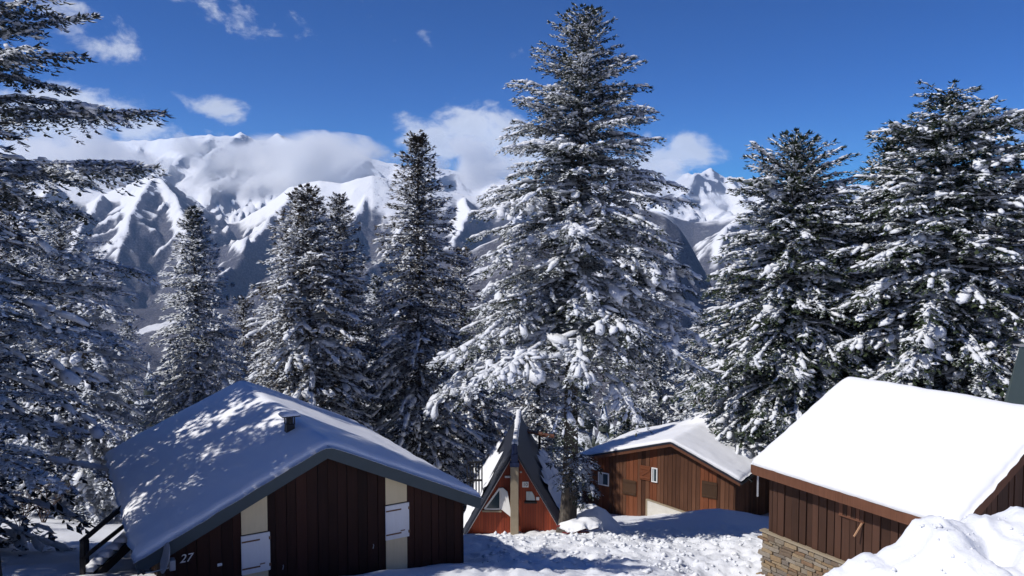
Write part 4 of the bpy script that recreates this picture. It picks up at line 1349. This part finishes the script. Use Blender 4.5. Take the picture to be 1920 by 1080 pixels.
g0 = hx(1215, 937); g1 = hx(1315, 968)
russet = [(W1[0], W1[1]), (hx(1175, 930)[0], hx(1193, 930)[0]), (hx(1220, 930)[0], hx(1233, 930)[0]), (hx(1316, 930)[0], hx(1346, 930)[0])]
def mat_o(a):
    return WOODO2 if any(s0 - .05 < a + .1 < s1 + .02 for s0, s1 in russet) else WOODO
boards(co, WOODO, 'x', wl, wr_, wf, lambda x: GO, lambda x: zo(x) - .17, w=.22, gap=.02, depth=.04, seed=14, matf=mat_o)
# right side wall
r_ = random.Random(3)
y_ = .36
while y_ < LO - .4:
    mb = MB(); mb.box(wr_, wr_ + .03 + r_.uniform(0, .015), y_ + .01, y_ + .22, GO, zo(wr_) - .16); mb.build('board', WOODO, co); y_ += .24
# windows
for (ua, ub, va, vb, va2, vb2) in ((1122, 1142, 884, 908, 889, 914), (1222, 1233, 876, 903, 878, 905)):
    a = hx(ua, (va + vb) / 2)[0]; b = hx(ub, (va + vb) / 2)[0]
    z1 = hx(ua, va)[2]; z0 = hx(ua, vb)[2]
    yf = wf - .06
    mb = MB(); t_ = .06
    mb.box(a, b, yf - .05, yf, z1 - t_, z1); mb.box(a, b, yf - .05, yf, z0, z0 + t_); mb.box(a, a + t_, yf - .049, yf, z0 + t_, z1 - t_); mb.box(b - t_, b, yf - .049, yf, z0 + t_, z1 - t_)
    w_ = mb.build('window', WHITE, co)
    mb = MB(); mb.box(a + t_, b - t_, yf - .02, yf - .012, z0 + t_, z1 - t_); mb.build('pane', GLASS, w_)
    mb = MB(); mb.box(a + t_ + .02, a + (b - a) * .45, yf - .03, yf - .022, z0 + t_, z1 - t_); mb.build('curtain', CURTAIN, w_)
    # shutter open to the left, brown with a Z brace
    wd = (b - a) * 1.25 if b - a > .5 else (b - a) * 1.9
    sx1 = a - .06; sx0 = sx1 - wd
    n_ = 5
    shm = MB(); shm.box(sx0, sx1, yf - .03, yf - .0, z0 + .02, z1 + .02); sh = shm.build('shutter', WOODO2, co, bevel=.008)
    mb = MB(); mb.box(sx0 + .02, sx1 - .02, yf - .055, yf - .032, z0 + .12, z0 + .22); mb.box(sx0 + .02, sx1 - .02, yf - .055, yf - .032, z1 - .18, z1 - .08)
    mb.bar((sx0 + .08, yf - .045, z0 + .24), (sx1 - .08, yf - .045, z1 - .2), .022, .08); mb.build('brace', WOODO2, sh)
# two closed hatches of drab boards
for (ua, ub, va, vb) in ((1168, 1193, 900, 928), (1316, 1345, 903, 934)):
    a = hx(ua, (va + vb) / 2)[0]; b = hx(ub, (va + vb) / 2)[0]; z1 = hx((ua + ub) / 2, va)[2]; z0 = hx((ua + ub) / 2, vb)[2]
    mb = MB(); mb.box(a, b, wf - .09, wf - .055, z0, z1); hq = mb.build('shutter', WOODO3, co, bevel=.008, label='closed drab wooden shutter')
    mb = MB(); mb.box(a + .03, b - .03, wf - .11, wf - .092, z0 + .06, z0 + .15); mb.box(a + .03, b - .03, wf - .11, wf - .092, z1 - .15, z1 - .06); mb.build('batten', WOODO3, hq)
# white rendered patch with sloping top
mb = MB(); mb.prism([(g0[0], GO), (g1[0] + .6, GO), (g1[0] + .4, g1[2] - .15), (g0[0], g0[2])], 'y', wf - .14, wf - .045)
mb.build('rendered_panel', RENDERW, co)
mb = MB(); mb.bar((g0[0] - .03, wf - .1, g0[2] + .03), (g1[0] + .45, wf - .1, g1[2] - .13), .12, .06); mb.build('coping', CONC, co)
mb = MB(); mb.box(g0[0] - .1, g0[0] - .005, wf - .15, wf - .045, GO, g0[2] + .04); mb.build('jamb', CONC, co)
# gutter and pipe on the right eave, stay with lamp above the roof
mb = MB(); mb.tube([(.07, -.05, zo(0) - .06), (.07, LO, zo(0) - .06)], .06, 8); mb.build('gutter', BLACKM, co)
pa = CO.loc(P(1410, 903, 40.6)); pb = CO.loc(P(1369, 873, 41.5))
mast = thing('roof_mast', 'thin dark antenna stay poking through the snow on the brown cabin roof', 'antenna', CO.world(pa), 0)
dv = CO.world(pb) - CO.world(pa)
mb = MB(); mb.tube([(0, 0, 0), tuple(dv)], .028, 6); mb.build('pole', BLACKM, mast)
mb = MB(); mb.tube([tuple(dv - np.array([.1, 0, -.06])), tuple(dv + np.array([.06, 0, .02]))], .09, 8); mb.build('head', RED, mast)

# ---- right cabin with rubble foundation ------------------------------------
cr = thing('cabin', 'brown cabin on a rubble stone base under a big bright white roof', 'cabin', CR.o, math.radians(30.3))
SR = 2.21 / 4.24; RY0 = -9.5; RY1 = .0; RX = 4.24
def zc(x): return (x if x < RX else 2 * RX - x) * SR
def zrc(X, Y):
    d = np.sqrt((X - RX) ** 2 + .12 ** 2)
    return RX * SR - d * SR + .03
GR = -4.6
YN = -6.35   # near gable of the roof
mb = MB(); mb.prism([(.44, GR), (8.0, GR), (8.0, zc(8.0) - .14), (RX, zc(RX) - .14), (.44, zc(.44) - .14)], 'y', YN + .43, -.3); mb.build('wall', BLACKW, cr)
for (xa, xb) in ((0, RX), (RX, 8.48)):
    mb = MB(); mb.prism([(xa, zc(xa) - .11), (xb, zc(xb) - .11), (xb, zc(xb) + .01), (xa, zc(xa) + .01)], 'y', YN, .0); mb.build('roof', WOODF, cr)
    for ya in (YN - .045, .005):
        mb = MB(); mb.prism([(xa - .05 * (xa == 0), zc(xa) - .24), (xb, zc(xb) - .24), (xb, zc(xb) + .03), (xa - .05 * (xa == 0), zc(xa) + .03)], 'y', ya, ya + .04); mb.build('fascia', WOODF, cr)
mb = MB(); mb.box(-.045, -.003, YN, .0, -.27, .03); mb.build('fascia', WOODF, cr)
snow_roof('roof_snow', cr, zrc, -.06, 8.5, YN - .06, .05, .24, 33, rnd=.3, dx=.1, wob=.04)
# stone top line
zst = -2.03
boards(cr, WOODR, 'y', YN + .4, .0 - .3 + .02, .44, lambda y: zst, lambda y: -.02 + .44 * SR - .14, w=.235, gap=.03, depth=.045, seed=24)
boards(cr, WOODR, 'x', .44, 7.9, YN + .42, lambda x: GR, lambda x: zc(x) - .16, w=.235, gap=.03, depth=.045, seed=25)
# hatch with light boards under the eave, and a stick
a = CR.hit(1573, 955, 0, .36); b = CR.hit(1620, 972, 0, .36)
ha = min(a[1], b[1]); hb_ = max(a[1], b[1])
za_ = CR.hit(1595, 940, 0, .36)[2]; zb_ = CR.hit(1595, 972, 0, .36)[2]
k = 6
hm = MB(); hm.box(.35, .385, ha, hb_, zb_ - .02, zb_ + .02); hatch = hm.build('shutter', WOODF, cr, label='raised shutter of pale boards under the eave')
for i in range(k):
    y0_ = ha + (hb_ - ha) * i / k
    mb = MB(); mb.box(.35, .385, y0_ + .01, y0_ + (hb_ - ha) / k - .01, zb_ + .022, za_); mb.build('slat', WOODF if i % 2 else WOODR, hatch)
p1 = CR.hit(1616, 981, 0, .33); p2 = CR.hit(1601, 1006, 0, .15)
mb = MB(); mb.bar(tuple(p1), tuple(p2), .035, .035); mb.build('prop', material('pale_wood', m_wood((.4, .22, .12), (.55, .33, .2))), cr)
# rafters ends / bracket at left corner
mb = MB(); mb.tube([(.2, -.02, -.2), (.2, -.02, -1.0)], .03, 6); mb.build('downpipe', METAL, cr)
# rubble base
mb = MB(); mb.box(.36, 7.9, YN + .2, -.1, GR, zst - .03); base_ = mb.build('foundation', MORTAR, cr)
mb = MB(); mb.box(.26, .5, YN + .2, -.06, zst - .05, zst + .0); mb.build('ledge', CONC, cr)
rr = random.Random(77)
variants = []
for i in range(14):
    import bmesh
    bm = bmesh.new(); bmesh.ops.create_cube(bm, size=1)
    bmesh.ops.bevel(bm, geom=list(bm.edges), offset=.09, segments=1, affect='EDGES')
    for v in bm.verts: v.co += Vector((rr.uniform(-.1, .1), rr.uniform(-.07, .07), rr.uniform(-.1, .1)))
    m_ = bpy.data.meshes.new('stone'); bm.to_mesh(m_); bm.free(); m_.materials.append(STONE); variants.append(m_)
def stones(axisn, a0, a1, face, z0, z1, cap=300):
    z = z0; n = 0
    while z < z1 - .03:
        h = min(rr.choice([.07, .09, .11, .13, .16]), z1 - z)
        a = a0 - rr.random() * .2
        while a < a1:
            w = rr.uniform(.16, .5)
            c = a + w / 2
            if a1 + .02 > c and n < cap:
                dd = rr.uniform(.1, .16)
                if axisn == 'y': loc = (face + .02, c, z + h / 2); sc = (dd, w - .02, h - .015)
                else: loc = (c, face + .02, z + h / 2); sc = (w - .02, dd, h - .015)
                o = link('stone', rr.choice(variants), base_, loc); o.scale = sc; o.rotation_euler = (rr.uniform(-.05, .05), rr.uniform(-.04, .04), 0); n += 1
            a += w
        z += h
stones('y', -4.6, -.12, .34, -3.75, zst - .06, 295)

# grey panel standing at the right edge behind the roof
gp = thing('wall_panel', 'tall grey-green panel of a chimney-like wall at the right edge behind the white roof', 'chimney', P(1905, 800, 33), 0)
p0 = P(1880, 790, 33); p1_ = P(1912, 650, 33)
oo = np.array(gp.location)
mb = MB(); a = p0 - oo; b = p1_ - oo
mb.add([(a[0], 0, a[2]), (a[0] + 2.2, 0, a[2]), (a[0] + 2.2, 1.6, a[2]), (a[0] + .9, 1.6, a[2]), (b[0], 0, b[2]), (b[0] + 1.5, 0, b[2]), (b[0] + 1.5, 1.2, b[2]), (b[0] + .8, 1.2, b[2])],
       [(0, 3, 2, 1), (4, 5, 6, 7), (0, 1, 5, 4), (1, 2, 6, 5), (2, 3, 7, 6), (3, 0, 4, 7)])
mb.build('panel', GREYPANEL, gp)
mb = MB(); mb.box(b[0] + .02, b[0] + 1.54, -.03, .5, b[2], b[2] + .05); mb.build('cap', METAL, gp)
mb = MB(); mb.box(a[0] + .3, a[0] + 1.9, .2, 1.4, a[2] - 9, a[2]); mb.build('stack', CONC, gp)

# ---- mound of slid snow right of the fir trunk, with hollow
mp = P(1120, 1000, 33.5)
nu_, nv_ = 44, 30
uu = np.linspace(-1, 1, nu_); vv = np.linspace(-1, 1, nv_)
UU, VV = np.meshgrid(uu, vv)
MX = 3.55 + 1.35 * UU; MY = 33.2 + 1.0 * VV
rr_ = np.clip(1 - np.abs(UU) ** 1.6 * 1.0, 0, 1) * np.clip(1 - np.abs(VV) ** 2, 0, 1)
MZ = ground_z(MX, MY, False) - .1 + 1.35 * rr_ ** .7 * (1 - .42 * UU) * (1 + .12 * fbm(MX * 1.3, MY * 1.3, 3, 3))
o = link('snow_mound', mesh_np('snow_mound', np.stack([MX, MY, MZ], -1).reshape(-1, 3), grid_faces(nu_, nv_), ROOFSNOW, True))
tag(o, 'blue-shaded mound of slid snow right of the thick fir trunk', 'snow mound')

# ---- snow-covered pile with dark red boards at the trunk foot
pl = thing('board_pile', 'small snow-covered pile of dark red boards at the foot of the thick trunk', 'wood pile', (2.78, 30.6, gz(2.78, 30.6)), .2)
rp = random.Random(4)
for i in range(7):
    a_ = rp.uniform(-.6, .6)
    mb = MB(); c0 = Vector((rp.uniform(-.5, .3), rp.uniform(-.3, .3), .08 + .05 * i)); d0 = Vector((math.cos(a_), math.sin(a_), rp.uniform(-.12, .2))) * rp.uniform(.4, .7)
    mb.bar(tuple(c0 - d0), tuple(c0 + d0), .12, .03); mb.build('plank', RED, pl)
snow_roof('pile_snow', pl, lambda X, Y: .42 - .25 * (X ** 2 + Y ** 2) + .05 * np.sin(X * 9) * np.cos(Y * 7), -.8, .75, -.45, .45, .2, 91, rnd=.3, dx=.06, wob=.2)

# ---- lit boards glimpsed between boughs behind the A-shaped cabin
lb = thing('deck_boards', 'pinkish sunlit boards glimpsed through the boughs above the A-shaped cabin', 'deck', P(1012, 806, 39), 0)
for i in range(3):
    a = P(988 + 14 * i, 808 + 3.5 * i, 39) - np.array(lb.location); b = P(1003 + 18 * i, 811 + 3.5 * i, 39) - np.array(lb.location)
    mb = MB(); mb.bar(tuple(a), tuple(b), .5, .08); mb.build('board', WOODF, lb)
a = np.array([0, 0, -.1]); mb = MB(); mb.bar((-.7, .2, -.12), (.9, .2, -.42), .1, .1); mb.bar((0, .25, -.3), (0, .25, -4.9), .12, .12, (0, 1, 0)); mb.build('frame', BLACKW, lb)

# ---- bare shrubs at the left
def shrub(u, Y, h, seed, lab):
    r = random.Random(seed); x = (u - 960) / FPX * Y
    t = thing('bare_shrub', lab, 'shrub', (x, Y, gz(x, Y)), 0, 'leafless shrubs at the left')
    mb = MB(); sb = MB()
    def grow(p, d, l, rad, lev):
        q = p + d * l
        mb.tube([tuple(p), tuple((p + q) / 2 + Vector((r.uniform(-.03, .03),) * 3)), tuple(q)], [rad, rad * .8, rad * .6], 4, False)
        if lev == 0: return
        for _ in range(3):
            nd = (d + Vector((r.uniform(-.6, .6), r.uniform(-.6, .6), r.uniform(-.1, .4)))).normalized()
            grow(p + d * l * r.uniform(.5, 1), nd, l * r.uniform(.6, .8), rad * .6, lev - 1)
    for i in range(7):
        d = Vector((r.uniform(-.55, .55), r.uniform(-.5, .5), 1)).normalized(); grow(Vector((r.uniform(-.1, .1), r.uniform(-.1, .1), -.1)), d, h * .4, .02, 3)
    mb.build('twigs', TWIG, t, kind='stuff')
shrub(62, 33, 2.4, 1, 'leafless shrub standing in front of the left-hand fir')
shrub(22, 31, 1.8, 2, 'smaller leafless shrub nearest the left edge')

# ------------------------------------------------------------------ clouds lying against the mountains
scene.cycles.volume_bounces = 10
scene.cycles.volume_step_rate = 1.0
scene.cycles.volume_max_steps = 64


def cloud(label, u, v, ru, rv, Y, seed, dens=.012, depth=.5, thr=.42, taper=0., step=0):
    """a real bank of vapour: closed ellipsoid domain, density from noise that thins towards its rim"""
    m = bpy.data.materials.new('cloud_vapour'); m.use_nodes = True
    t = NT(m.node_tree)
    for n_ in list(t.n):
        if n_.type != 'OUTPUT_MATERIAL': t.n.remove(n_)
    out = [n_ for n_ in t.n if n_.type == 'OUTPUT_MATERIAL'][0]
    sx_, sy_, sz_ = ru / FPX * Y, ru / FPX * Y * depth, rv / FPX * Y
    c = t.coord('Object')              # metres, centred on the bank
    q = t.mapping(c, (1 / sx_, 1 / sy_, 1 / sz_))
    ln = t.n.new('ShaderNodeVectorMath'); ln.operation = 'LENGTH'; t.l.new(q, ln.inputs[0])
    r_ = ln.outputs['Value']
    off = t.mapping(c, (1, 1, 1.5), (seed * 777., seed * 331., 0))
    n = t.math('ADD', t.math('MULTIPLY', t.noise(off, 1 / (sz_ * 1.7), 7, .64, .8), 1.5), -.25)
    k = t.math('SUBTRACT', n, t.math('ADD', t.math('MULTIPLY', t.math('POWER', r_, 2.2), .36), thr - .14))
    d = t.math('MULTIPLY', t.rng(k, 0, .3, 0, 1, False), dens)
    pv = t.n.new('ShaderNodeVolumePrincipled')
    pv.inputs['Color'].default_value = (1, 1, 1, 1); pv.inputs['Anisotropy'].default_value = -.25
    t.l.new(d, pv.inputs['Density']); t.l.new(pv.outputs[0], out.inputs['Volume'])
    m.cycles.homogeneous_volume = False
    bm = bmesh.new(); bmesh.ops.create_icosphere(bm, subdivisions=3, radius=1)
    for w in bm.verts: w.co = Vector((w.co.x * sx_, w.co.y * sy_, w.co.z * sz_)) * 1.02
    me = bpy.data.meshes.new('cloud'); bm.to_mesh(me); bm.free(); me.materials.append(m)
    o = link('cloud', me, None, tuple(P(u, v, Y)))
    tag(o, label, 'cloud', 'clouds lying against the snowy range', kind='stuff')
    return o


import bmesh
cloud('long white cloud bank across the snowy range on the left', 548, 320, 250, 76, 7400, 1)
cloud('small round puff of cloud at the left end of the long cloud bank', 388, 282, 75, 46, 7300, 9)
cloud('low veil of cloud on the far left slopes', 140, 300, 230, 62, 7400, 2)
cloud('cloud clinging to the range behind the tallest fir', 885, 302, 120, 56, 10600, 3)
cloud('cloud beside the sharp distant peak', 1225, 335, 80, 50, 10400, 4)
cloud('thin cloud in front of the sharp distant peak', 1350, 382, 75, 24, 9600, 5, dens=.006)

# ------------------------------------------------------------------ air
mb = MB(); mb.box(-17600, 17600, -3500, 18600, -560, 2250)
hz = bpy.data.materials.new('air'); hz.use_nodes = True
for n_ in list(hz.node_tree.nodes):
    if n_.type != 'OUTPUT_MATERIAL': hz.node_tree.nodes.remove(n_)
pv_ = hz.node_tree.nodes.new('ShaderNodeVolumePrincipled')
pv_.inputs['Color'].default_value = (.36, .6, 1, 1)
pv_.inputs['Density'].default_value = 3.2e-5
pv_.inputs['Anisotropy'].default_value = 0
hz.node_tree.links.new(pv_.outputs[0], [n_ for n_ in hz.node_tree.nodes if n_.type == 'OUTPUT_MATERIAL'][0].inputs['Volume'])
mb.build('haze', hz, kind='stuff')
tot = sum(sum(len(p.vertices) - 2 for p in m_.polygons) for m_ in bpy.data.meshes)
print('TRIS', tot)
